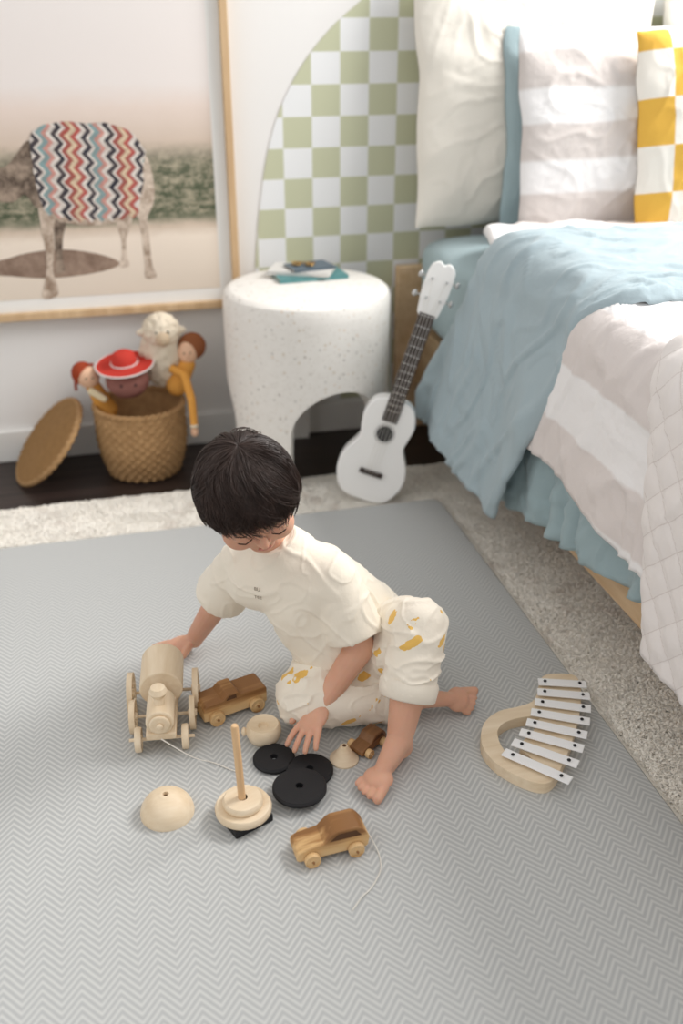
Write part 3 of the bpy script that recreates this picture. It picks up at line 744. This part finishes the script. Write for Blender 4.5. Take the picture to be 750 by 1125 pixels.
def toy_car(label, loc, rz, L, outline, m1, m2, mw, wr, wx, wid=.036, cord=None, window=None, stripe=None):
    t = thing('toy_car', label, 'toy car', loc, (0, 0, rz))
    s = L/.12
    pts = [(x*s, y*s) for x, y in outline]
    mb = MB(); mb.prism(pts, -wid/2, wid/2, XZ); obj('body', mb, m1, t, bevel=.0018)
    for sg in (-1, 1):
        mb = MB(); mb.prism([(x*s, y*s) for x, y in window], sg*(wid/2-.001), sg*(wid/2+.0005), XZ)
        obj('window', mb, m_dkhole, t)
    for x in wx:
        for sg in (-1, 1): wheel(t, (x*s, sg*(wid/2+.005), wr*s), wr*s, .009, mw, hub=m2)
    if cord:
        mb = MB(); mb.tube(catmull(cord, 6, False), .0011, 6); obj('pull_cord', mb, m_cord, t)
    return t
coupe = [(-.058, .012), (-.060, .028), (-.057, .036), (-.047, .050), (-.040, .054), (-.006, .054), (.002, .050), (.016, .035), (.050, .030), (.058, .026), (.060, .020), (.060, .012), (.055, .009), (-.054, .009)]
cwin = [(-.046, .037), (-.037, .049), (-.008, .049), (.006, .037)]
lc_ = P(362, 932)
cl = []
for (a, b) in ((404, 925), (415, 935), (418, 955), (408, 975), (398, 985), (387, 1000)):
    q = P(a, b, .002)-lc_; rr_ = -rad(184)
    cl.append((q.x*math.cos(rr_)-q.y*math.sin(rr_), q.x*math.sin(rr_)+q.y*math.cos(rr_), .002))
cl[0] = (-.059, 0, .02)
toy_car('wooden toy coupe with trailing white cord, nearest the camera', (lc_.x, lc_.y, 0), rad(184), .115, coupe, m_acacia, m_walnut, m_acacia, .013, (-.036, .036), .042, cl, cwin)
van = [(-.060, .012), (-.060, .040), (-.056, .044), (-.010, .044), (-.006, .052), (.014, .052), (.024, .043), (.054, .041), (.060, .035), (.060, .011), (.054, .009), (-.054, .009)]
vwin = [(-.002, .041), (-.001, .049), (.011, .049), (.018, .041)]
q = P(254, 779)
toy_car('striped golden wooden toy truck lying low beside the wooden train', (q.x, q.y, 0), rad(196), .124, van, m_acacia, m_walnut, m_acacia, .014, (-.038, .038), .048, None, vwin)
q = P(404, 820)
toy_car('small brown wooden toy car beside the bare foot', (q.x, q.y, 0), rad(215), .066, coupe, m_walnut, m_acacia, m_acacia, .015, (-.036, .036), .03, None, cwin)

# train
q = P(180, 807)
TR = rad(-97)
tr = thing('toy_train', 'pale wooden toy train with spoked rear wheels and white pull cord', 'toy train', (q.x, q.y, 0), (0, 0, TR))
mb = MB(); mb.box((-.035, 0, .034), (.165, .052, .014)); obj('chassis', mb, m_pale, tr, bevel=.003)
mb = MB(); mb.fr((-.02, 0, .064), (.048, 0, .064), .024, .024, 36); mb.fr((.048, 0, .064), (.054, 0, .064), .018, .018, 30); mb.fr((.054, 0, .064), (.06, 0, .064), .006, .006, 16); obj('boiler', mb, m_pale, tr, bevel=.003)
mb = MB(); mb.lathe([(0, .084), (.010, .084), (.008, .10), (.012, .104), (.016, .112), (.012, .121), (0, .124)], 24, Matrix.Translation((.022, 0, 0))); obj('chimney', mb, m_pale, tr)
mb = MB(); mb.box((-.060, 0, .048), (.070, .050, .018)); obj('cradle', mb, m_pale, tr, bevel=.003)
mb = MB(); mb.fr((-.118, 0, .078), (-.032, 0, .074), .038, .038, 48); obj('drum', mb, m_pale, tr, bevel=.003)
for sg in (-1, 1):
    spoked(tr, (-.075, sg*.058, .038), .038, .010, m_pale); spoked(tr, (-.018, sg*.052, .030), .030, .010, m_pale)
    wheel(tr, (.035, sg*.040, .022), .022, .011, m_pale, hub=m_pale)
for x, z in ((-.075, .038), (-.018, .030), (.035, .022)):
    mb = MB(); mb.fr((x, -.056, z), (x, .056, z), .003, .003, 10); obj('axle', mb, m_pale, tr)
cl = []
for (a, b) in ((200, 820), (212, 832), (235, 838), (252, 845), (262, 848)):
    w3 = P(a, b, .002)-q; cl.append((w3.x*math.cos(-TR)-w3.y*math.sin(-TR), w3.x*math.sin(-TR)+w3.y*math.cos(-TR), .002))
cl[0] = (.052, 0, .034)
mb = MB(); mb.tube(catmull(cl, 6, False), .0011, 6); obj('pull_cord', mb, m_cord, tr)

# dome
q = P(184, 892)
t = thing('wooden_dome', 'large pale wooden half dome stacking piece at the far left of the toys', 'stacking toy piece', (q.x, q.y, 0))
mb = MB(); mb.lathe([(0.004, .030), (.005, .0385), (.010, .0385)]+[(.043*math.sin(a), .039*math.cos(a)) for a in [rad(15+75*k/14) for k in range(15)]]+[(.043, .002), (.041, 0), (0, 0)], 48); obj('dome', mb, m_pale, t)
mb = MB(); mb.lathe([(0, .0325), (.0048, .0325)], 20); obj('peg_hole', mb, m_dkhole, t)
# peg tower
q = P(268, 898)
t = thing('stacking_tower', 'wooden peg stacker with pale discs on a black square base', 'stacking toy', (q.x, q.y, 0), (0, 0, rad(22)))
mb = MB(); mb.box((0, 0, .007), (.068, .068, .014)); obj('base', mb, m_black, t, bevel=.002)
mb = MB(); mb.lathe([(.0075, .014), (.042, .014), (.0445, .017), (.045, .024), (.042, .029), (.0075, .029)], 48); obj('disc', mb, m_pale, t, bevel=.001)
mb = MB(); mb.lathe([(.0075, .0292), (.030, .0292), (.032, .032), (.032, .038), (.029, .042), (.012, .043), (.0075, .043)], 48); obj('disc', mb, m_pale, t)
mb = MB(); mb.lathe([(0, .012), (.0060, .012), (.0060, .186), (.0045, .1895), (0, .190)], 20, Matrix.Rotation(rad(-2), 4, 'Y')); obj('peg', mb, wood('peg_wood', c(228, 194, 152), c(206, 166, 122), 8, axis=2), t)
# black discs
def bdisc(label, px, py, z, r, tilt=(0, 0)):
    q = P(px, py, z); t = thing('stacking_disc', label, 'stacking toy piece', (q.x, q.y, z), (tilt[0], tilt[1], 0), 'black stacking discs by the hand')
    mb = MB(); mb.lathe([(.0065, .0), (r-.003, .0), (r, .003), (r, .007), (r-.003, .010), (.0065, .010), (.0065, 0)], 48); obj('disc', mb, m_black, t)
bdisc('black wooden disc nearest the camera beside the peg stacker', 329, 868, 0.0105, .0445)
bdisc('black wooden disc under the tips of the fingers', 340, 849, .0, .040)
bdisc('black wooden disc at the left, nearest the small wooden cup', 301, 836, 0, .036)
# cone
q = P(378, 834)
t = thing('wooden_cone', 'small pale wooden cone standing beside the black discs', 'stacking toy piece', (q.x, q.y, 0))
mb = MB(); mb.lathe([(0, .030), (.006, .0295), (.008, .026), (.018, .008), (.025, .003), (.025, 0), (0, 0)], 36); obj('cone', mb, m_pale, t)
mb = MB(); mb.lathe([(0, .0303), (.0035, .0302)], 20); obj('peg_hole', mb, m_dkhole, t)
# round piece
q = P(290, 812)
t = thing('wooden_cup', 'small round pale wooden toy cup with a side knob beside the truck', 'toy cup', (q.x, q.y, 0), (0, 0, rad(172)))
mb = MB(); mb.lathe([(0, 0), (.020, 0), (.027, .006), (.031, .018), (.030, .030), (.026, .035), (.022, .033), (.010, .031), (.007, .026), (0, .026)], 40); obj('bowl', mb, m_pale, t)
mb = MB(); mb.fr((.026, 0, .020), (.033, 0, .020), .005, .006, 16); mb.ell((.034, 0, .020), (.005, .008, .008)); obj('knob', mb, m_pale, t)

# xylophone
q0 = P(595, 815)
xy = thing('xylophone', 'curved wooden toy xylophone with eight white metal bars', 'xylophone', (q0.x, q0.y, 0))
outp = [(594, 754), (614, 750), (632, 754), (637, 772), (634, 800), (626, 828), (616, 852), (606, 868), (592, 872), (568, 864), (542, 848), (528, 828), (530, 806), (546, 792), (570, 786), (586, 778)]
hole = [(547, 824), (546, 812), (556, 803), (576, 798), (590, 799), (584, 814), (570, 830), (584, 846), (568, 844), (554, 836)]
zh = .022
def lp2(pts, z): return [P(a, b, 0)-V((q0.x, q0.y, 0))+V((0, 0, z)) for a, b in catmull(pts, 4)]
bm = bmesh.new(); es = []
for pts in (outp, hole):
    vv_ = [bm.verts.new(p) for p in lp2(pts, 0)]
    for i in range(len(vv_)): es.append(bm.edges.new((vv_[i], vv_[(i+1) % len(vv_)])))
bmesh.ops.triangle_fill(bm, use_beauty=True, use_dissolve=False, edges=es)
r = bmesh.ops.extrude_face_region(bm, geom=bm.faces[:]); bmesh.ops.translate(bm, verts=[e for e in r['geom'] if isinstance(e, bmesh.types.BMVert)], vec=(0, 0, zh))
bmesh.ops.recalc_face_normals(bm, faces=bm.faces); me = bpy.data.meshes.new('wood_frame'); bm.to_mesh(me); bm.free(); finish(me, m_pale, 40)
o = link(bpy.data.objects.new('wood_frame', me), xy); md = o.modifiers.new('b', 'BEVEL'); md.width = .003; md.segments = 3; md.angle_limit = rad(50)
bars = [((591, 749), (644, 752)), ((590, 760), (648, 765)), ((587, 771), (649, 779)), ((583, 782), (648, 793)), ((578, 793), (645, 808)), ((571, 804), (641, 823)), ((563, 815), (635, 840)), ((553, 826), (627, 858))]
m_bar = plain('white_metal_bar', c(246, 246, 246), .35, .5, .98, bump=0)
for (a, b) in bars:
    A = P(a[0], a[1], zh+.006); B = P(b[0], b[1], zh+.006); cc = (A+B)/2-V((q0.x, q0.y, 0)); dd = (B-A); L_ = dd.length; an = math.atan2(dd.y, dd.x)
    M = Matrix.Translation(cc) @ Matrix.Rotation(an, 4, 'Z')
    mb = MB(); mb.box((0, 0, 0), (L_, .0200, .003), M); bar = obj('bar', mb, m_bar, xy, bevel=.001)
    for s in (-.36, .36):
        mb = MB(); mb.fr((s*L_, 0, -.006), (s*L_, 0, .0025), .0022, .0022, 12, M=M); mb.ell((s*L_, 0, .003), (.0032, .0032, .002), M=M); obj('screw', mb, m_black, bar)

# ------------------------------------------------------------------ the child
pe = thing('person', 'small child with dark hair in cream clothes sitting on the play mat', 'person', (.40, 1.42, 0))
Cn = V((.196, 1.396, .448))
fv = V((.12, -.83, -.54)).normalized(); gz = V((-.20, -.3, 1)); up = (gz-fv*gz.dot(fv)).normalized(); lf = up.cross(fv).normalized()
HR = (lf, fv, up)
def H(s, f, u): return Cn+lf*s+fv*f+up*u
mb = MB()
pel = V((.430, 1.49, .085)); che = V((.315, 1.45, .225)); nkb = V((.250, 1.447, .318)); nkt = H(0, -.026, -.045)
shR = V((.192, 1.497, .272)); shL = V((.336, 1.394, .280))
elR = V((.155, 1.566, .155)); wrR = V((.110, 1.626, .040)); elL = V((.370, 1.352, .156)); wrL = V((.296, 1.325, .066))
knL = V((.462, 1.303, .222)); anL = V((.405, 1.222, .050)); knR = V((.276, 1.362, .056)); anR = V((.470, 1.338, .035))
hpL = V((.445, 1.455, .09)); hpR = V((.380, 1.46, .075))
lowr = V((0, 0, -.018))
mb.cap(pel, che, .064, .055); mb.cap(che, nkb+lowr, .050, .030); mb.cap(nkb+lowr, nkt, .027, .032); mb.cap(shR+lowr, nkb+lowr*2, .022, .024); mb.cap(shL+lowr, nkb+lowr*2, .022, .024)
mb.cap(shR+lowr*.5, elR, .024, .026); mb.cap(elR, wrR, .026, .0185); mb.cap(shL+lowr*.5, elL, .024, .027); mb.cap(elL, wrL, .027, .018)
mb.cap(hpL, knL, .044, .034); mb.cap(knL, knL.lerp(anL, .4), .032, .035); mb.cap(knL.lerp(anL, .4), anL, .035, .022)
mb.cap(hpR, knR, .046, .036); mb.cap(knR, knR.lerp(anR, .5), .034, .034); mb.cap(knR.lerp(anR, .5), anR, .034, .022)
# head
mb.ell(H(0, -.012, .012), (.070, .083, .073), HR, 40, 26); mb.ell(H(0, .022, -.034), (.054, .049, .050), HR)
for s in (-1, 1):
    mb.ell(H(s*.031, .040, -.035), (.029, .028, .028), HR)
    mb.ell(H(s*.075, -.008, -.016), (.007, .015, .021), HR); mb.ell(H(s*.028, .057, -.010), (.017, .014, .013), HR)
mb.ell(H(0, .054, .010), (.048, .018, .026), HR)
mb.cap(H(0, .066, -.006), H(0, .078, -.024), .0060, .0082); mb.ell(H(-.0065, .073, -.027), .0058); mb.ell(H(.0065, .073, -.027), .0058)
mb.ell(H(0, .060, -.047), (.020, .013, .014), HR); mb.ell(H(0, .048, -.068), (.023, .020, .017), HR)
def hand(W, d, n, ts, curl, k=1.0, spread=.2):
    d = d.normalized(); n = (n-d*n.dot(d)).normalized(); s = d.cross(n)
    mb.ell(W+d*.030*k, (.0235*k, .033*k, .0118*k), (s, d, n)); mb.cap(W, W+d*.02, .0170, .0135)
    mb.ell(W+d*.046*k, (.0230*k, .014*k, .0100*k), (s, d, n))
    for i, (of, ln) in enumerate(((.0188, .037), (.0063, .042), (-.0063, .039), (-.0188, .030))):
        p = W+d*.050*k+s*ts*of*k; dr = (d+s*ts*of/.0188*spread).normalized(); ang = 0
        r0 = .0063*k
        for j, fr3 in enumerate((.45, .32, .26)):
            ang += curl[j]; dd = (dr*math.cos(ang)-n*math.sin(ang)).normalized(); p2 = p+dd*ln*k*fr3*1.05
            mb.cap(p, p2, r0, r0*.93, 12); p = p2; r0 *= .93
    p = W+d*.014*k+s*ts*.016*k; d1_ = (d*.65+s*ts*.75-n*.15).normalized(); p2 = p+d1_*.022*k; mb.cap(p, p2, .0088*k, .0074*k, 12)
    d2_ = (d*.9+s*ts*.4-n*.15).normalized(); mb.cap(p2, p2+d2_*.018*k, .0074*k, .0060*k, 12)
hand(wrR+V((-.004, .002, -.010)), V((-.95, -.05, -.20)), V((-.15, 0, 1)), -1, (.05, .05, .05), 1.0, .28)
hand(wrL, V((-.60, -.68, -.30)), V((-.35, -.25, .9)), 1, (.12, .22, .2), 1.0, .25)
def foot(an, heel, d, n, bs, k=1.0):
    d = d.normalized(); n = (n-d*n.dot(d)).normalized(); s = d.cross(n)
    mb.cap(an, heel+n*.004, .023*k, .022*k); mb.ell(heel, (.022*k, .026*k, .021*k), (s, d, n))
    mb.cap(an+d*.01, heel+d*.075*k+n*.001, .021*k, .014*k); mb.cap(heel, heel+d*.08*k-n*.006, .018*k, .013*k)
    mb.ell(heel+d*.085*k-n*.003, (.0265*k, .024*k, .0135*k), (s, d, n))
    for i, (of, ln, r) in enumerate(((.0170, .026, .0092), (.0035, .025, .0065), (-.0075, .021, .0062), (-.0168, .016, .0060), (-.0250, .009, .0058))):
        p = heel+d*.098*k+s*bs*of*k-n*.006; mb.cap(p, p+d*ln*k+s*bs*of*.10*k-n*.002, r*k, r*.94*k, 12)
foot(anL, V((.412, 1.236, .023)), V((-.68, -.73, -.02)), V((0, 0, 1)), -1, .98)
foot(anR, V((.475, 1.342, .028)), V((1, -.18, -.02)), V((-.05, -.62, .75)), -1, .88)
me = bake_union(mb, .0018, 7, .5)
obj_me('body', me, m_skin, pe)
# shirt
mb = MB()
mb.cap(V((.408, 1.472, .108)), V((.315, 1.448, .232)), .090, .076, 28); mb.cap(V((.315, 1.448, .232)), V((.268, 1.448, .278)), .076, .058, 28)
mb.cap(V((.335, 1.425, .132)), V((.285, 1.43, .215)), .074, .066, 28)
mb.cap(shR+V((.008, 0, -.004)), V((.258, 1.45, .280)), .044, .056); mb.cap(shL+V((-.010, .003, -.006)), V((.266, 1.446, .284)), .046, .056)
mb.cap(shR.lerp(shL, .18)+V((0, 0, -.025)), shR.lerp(shL, .82)+V((0, 0, -.025)), .060, .060, 24)
eR = shR.lerp(elR, .86); eL = shL.lerp(elL, .80)
mb.fr(shR+V((.006, 0, .004)), eR+V((-.004, .004, -.006)), .041, .049, 28); mb.ell(shR+V((.006, 0, 0)), .042); mb.fr(shL+V((-.006, .002, .004)), eL+V((.0, -.002, -.004)), .043, .051, 28); mb.ell(shL+V((-.008, .002, -.002)), .044)
nax = (nkt-nkb).normalized(); nct = V((.247, 1.444, .333))
mb.fr(nct-nax*.040, nct+nax*.004, .058, .039, 28)
def wr_shirt(p, n):
    qq = p+V((noise.noise(p*9), noise.noise(p*9+V((5, 0, 0))), noise.noise(p*9+V((0, 5, 0)))))*.022
    r1 = rdg(V((qq.x*14+qq.z*16, qq.y*9, qq.z*8-qq.x*10)), .08)
    r2 = rdg(V((qq.x*26-qq.z*18, qq.y*18+4, qq.z*14+qq.x*8)), .06)
    return .0018*noise.noise(p*11+V((2, 0, 0)))+.0024*r1+.0016*r2+.0010
me = bake_union(mb, .0030, 42, .5, wr_shirt)
bvh = BVHTree.FromPolygons([v.co.copy() for v in me.vertices], [tuple(p.vertices) for p in me.polygons])
shirt = obj_me('shirt', me, m_shirt, pe)
xA, yA, _ = frame_from(nax)
mb = MB(); ncc = nct+nax*.001
mb.tube([ncc+(xA*math.cos(t)+yA*math.sin(t))*.0345 for t in [2*PI*k/40 for k in range(40)]], .0046, 8, True); obj('collar', mb, m_shirt, shirt, True)
for (A, B, r) in ((shR, eR+V((-.004, .004, -.006)), .0440), (shL, eL+V((0, -.002, -.004)), .0460)):
    dd = (B-A).normalized(); x1, y1, _ = frame_from(dd)
    mb = MB(); mb.tube([B-dd*.006+(x1*math.cos(t)+y1*math.sin(t))*(r+.0015*math.sin(3*t)) for t in [2*PI*k/48 for k in range(48)]], .0030, 8, True); obj('sleeve_hem', mb, m_shirt, shirt, True)
# shirt lettering
try:
    fc = V((-.35, -.82, .18)).normalized()
    r_ax = V((0, 0, 1)).cross(fc).normalized()
    if r_ax.x < 0: r_ax = -r_ax
    u_ax = V((0, 0, 1))-fc*fc.z; u_ax.normalize()
    hit = bvh.ray_cast(V((0, 0, HC)), ray(286, 654).normalized())
    base = hit[0] if hit[0] else V((.252, 1.40, .218))
    for line, (txt, dz) in enumerate((('BU', .007), ('TEE', -.008))):
        cu = bpy.data.curves.new('t', 'FONT'); cu.body = txt; cu.size = .009; cu.align_x = 'LEFT'; to = bpy.data.objects.new('t', cu); C.objects.link(to)
        dg = bpy.context.evaluated_depsgraph_get(); dg.update(); tm = bpy.data.meshes.new_from_object(to.evaluated_get(dg)); bpy.data.objects.remove(to)
        b = bmesh.new(); b.from_mesh(tm); bmesh.ops.subdivide_edges(b, edges=b.edges[:], cuts=1); b.to_mesh(tm); b.free()
        off = root_of(pe)
        for v in tm.vertices:
            w = base+r_ax*(v.co.x-.012)+u_ax*(v.co.y+dz)
            h_ = bvh.ray_cast(w+fc*.1, -fc)
            v.co = (h_[0]+fc*.0010 if h_[0] else w)-off
        tm.materials.clear(); finish(tm, m_print); link(bpy.data.objects.new('lettering', tm), shirt)
except Exception as e: print('text', e)
# trousers
mb = MB()
mb.ell((.430, 1.482, .080), (.098, .094, .078), None, 32, 20); mb.cap(hpL, knL+V((-.004, .008, -.012)), .074, .050, 28)
cuL = knL.lerp(anL, .60)
mb.cap(knL, knL.lerp(anL, .15), .044, .046, 28); mb.fr(knL.lerp(anL, .05), cuL, .046, .047, 28)
mb.cap(V((.430, 1.395, .10)), V((.440, 1.330, .155)), .066, .050, 28)
mb.cap(hpR, knR, .074, .055, 28); cuR = knR.lerp(anR, .80); mb.cap(knR, knR.lerp(anR, .3), .055, .051, 28); mb.fr(knR.lerp(anR, .2), cuR, .052, .042, 28)
mb.cap(V((.40, 1.43, .08)), V((.36, 1.39, .06)), .064, .056)
def wr_p(p, n):
    qq = p+V((noise.noise(p*9), noise.noise(p*9+V((5, 0, 0))), noise.noise(p*9+V((0, 5, 0)))))*.024
    r1 = rdg(V((qq.x*15, qq.y*13+qq.z*11, qq.z*20+5)), .08)
    r2 = rdg(V((qq.x*24-qq.y*18, qq.y*20, qq.z*26)), .06)
    return .0025*noise.noise(p*12+V((7, 0, 0)))+.0034*r1+.0020*r2
me = bake_union(mb, .0030, 34, .5, wr_p)
for v in me.vertices: v.co.z = max(v.co.z, .0015)
tro = obj_me('trousers', me, m_pants, pe)
for (A, B, r) in ((knL, cuL, .0455), (knR, cuR, .042)):
    dd = (B-A).normalized(); x1, y1, _ = frame_from(dd)
    M = Matrix(((x1.x, y1.x, dd.x, B.x), (x1.y, y1.y, dd.y, B.y), (x1.z, y1.z, dd.z, B.z), (0, 0, 0, 1)))
    mb = MB(); mb.lathe([(r-.010, .006), (r-.001, .009), (r+.003, .006), (r+.0042, -.006), (r+.004, -.018), (r+.001, -.024), (r-.010, -.02)], 48, M, lambda a, z, rr: .003*noise.noise(V((math.cos(a)*2, math.sin(a)*2, z*30))))
    for i, p in enumerate(mb.v): mb.v[i] = V((p.x, p.y, max(p.z, .001)))
    obj('cuff', mb, cloth('cream_cuff', c(240, 231, 216)), tro, True, sharp=80)
# face details
for s in (-1, 1):
    mb = MB(); pts = [H(s*(.028+.0130*math.cos(a)), .0715-.0045*abs(math.cos(a)), -.0125+.0045*math.sin(a)) for a in [rad(200+14*k) for k in range(11)]]
    mb.tube(pts, [.0004]+[.0010]*9+[.0004], 6); obj('eyelashes', mb, m_hair, pe, True)
    mb = MB(); pts = [H(s*(.028+.014*math.cos(a)), .0725-.006*abs(math.cos(a)), .006+.004*math.sin(a)) for a in [rad(20+14*k) for k in range(11)]]
    mb.tube(pts, [.0004]+[.0009]*9+[.0004], 6); obj('eyebrow', mb, m_hair, pe, True)
mb = MB(); mb.ell(H(0, .0735, -.0455), (.0115, .003, .0026), HR); mb.ell(H(0, .0720, -.0500), (.0095, .003, .003), HR); obj('lips', mb, m_lip, pe, True)
# hair
kx = V((0.05, -.42, .905)).normalized(); e2 = V((1, 0, 0)); e2 = (e2-kx*e2.dot(kx)).normalized(); e1 = kx.cross(e2).normalized()
if e1.y < 0: e1 = -e1
HRad = (.079, .092, .079)
def hs_pt(al, ph, sc):
    d_ = kx*math.cos(al)+(e1*math.cos(ph)+e2*math.sin(ph))*math.sin(al)
    r = 1/math.sqrt((d_.x/HRad[0])**2+(d_.y/HRad[1])**2+(d_.z/HRad[2])**2)
    return H(d_.x*r*sc, d_.y*r*sc-.010, d_.z*r*sc+.012)
def endal(ph): return rad(106-11*math.cos(ph)-1*math.sin(ph)**2)
mb = MB()
def shell(u, v):
    ph = 2*PI*u; al = endal(ph)*(.88+.05*noise.noise(V((math.cos(ph)*3, math.sin(ph)*3, 0))))*v+.001
    q = noise.noise(V((math.cos(ph)*4, math.sin(ph)*4, v*1.5)))
    return hs_pt(al, ph, .975+.02*q-.03*v**6)
mb.grid(shell, 120, 40)
rr = random.Random(11)
for ci in range(800):
    phc = rr.random()*2*PI; a0c = rad(rr.uniform(0, 84))*rr.random()**.3
    al1c = endal(phc)+rad(rr.gauss(0, 5.5))
    if al1c-a0c < rad(36): a0c = al1c-rad(36)
    top = rr.random() < .18
    if top: al1c = min(al1c, a0c+rad(rr.uniform(40, 65)))
    liftc = rr.uniform(.0, .075 if not top else .12); swc = rr.gauss(.35, .32); tipc = rr.uniform(-.035, .03)+(.03 if top else 0); bend = rr.gauss(0, .16)
    for j in range(16):
        dp = rr.gauss(0, .12); da = rad(rr.gauss(0, 4)); dl_ = rr.uniform(-.012, .016)
        N = 9; pts = []; rs = []
        for k in range(N):
            t_ = k/(N-1); al = max(.02, a0c+da+(al1c-a0c)*t_)
            ph = phc+dp*(1-.50*t_)/max(.35, math.sin(al))*.8+swc*al*.45+bend*t_*t_*2
            pts.append(hs_pt(al, ph, .99+(liftc+dl_)*math.sin(min(1, t_*1.1)*PI*.5)*(1-.35*t_**3)+tipc*t_**3)); rs.append(.00070*(1-.8*t_**2)+.00010)
        mb.tube(pts, rs, 3)
obj('hair', mb, m_hair, pe, True, fixn=False, sharp=180)

# ------------------------------------------------------------------ light, world, camera
w = bpy.data.worlds.new('World'); bpy.context.scene.world = w; w.use_nodes = True
bg = w.node_tree.nodes['Background']; bg.inputs[0].default_value = (1, .985, .965, 1); bg.inputs[1].default_value = .73
def area(name, loc, tgt, size, e, col=(1, 1, 1)):
    l = bpy.data.lights.new(name, 'AREA'); l.shape = 'RECTANGLE'; l.size = size[0]; l.size_y = size[1]; l.energy = e; l.color = col
    o = bpy.data.objects.new(name, l); C.objects.link(o); o.location = loc; d = V(tgt)-V(loc); o.rotation_euler = d.to_track_quat('-Z', 'Y').to_euler()
area('window_light', (2.5, 1.7, 2.2), (.4, 1.5, .1), (1.1, 1.1), 90, (1, .985, .965))
area('fill_light', (-2.2, .6, 2.4), (.3, 1.7, .2), (2, 2), 13, (1, .985, .97))  # weak fill added on the left to lift the shade, not a room lamp
cam = bpy.data.cameras.new('Camera'); co_ = bpy.data.objects.new('Camera', cam); C.objects.link(co_)
co_.location = (0, 0, HC); co_.rotation_euler = (PI/2-TH, 0, -YAW)
cam.sensor_fit = 'VERTICAL'; cam.sensor_height = 36; cam.sensor_width = 24; cam.lens = FPX/1125*36; cam.clip_start = .02
cam.dof.use_dof = True; cam.dof.focus_distance = 1.66; cam.dof.aperture_fstop = 2.0
bpy.context.scene.camera = co_
vs_ = bpy.context.scene.view_settings; vs_.view_transform = 'Standard'; vs_.look = 'None'; vs_.exposure = 0
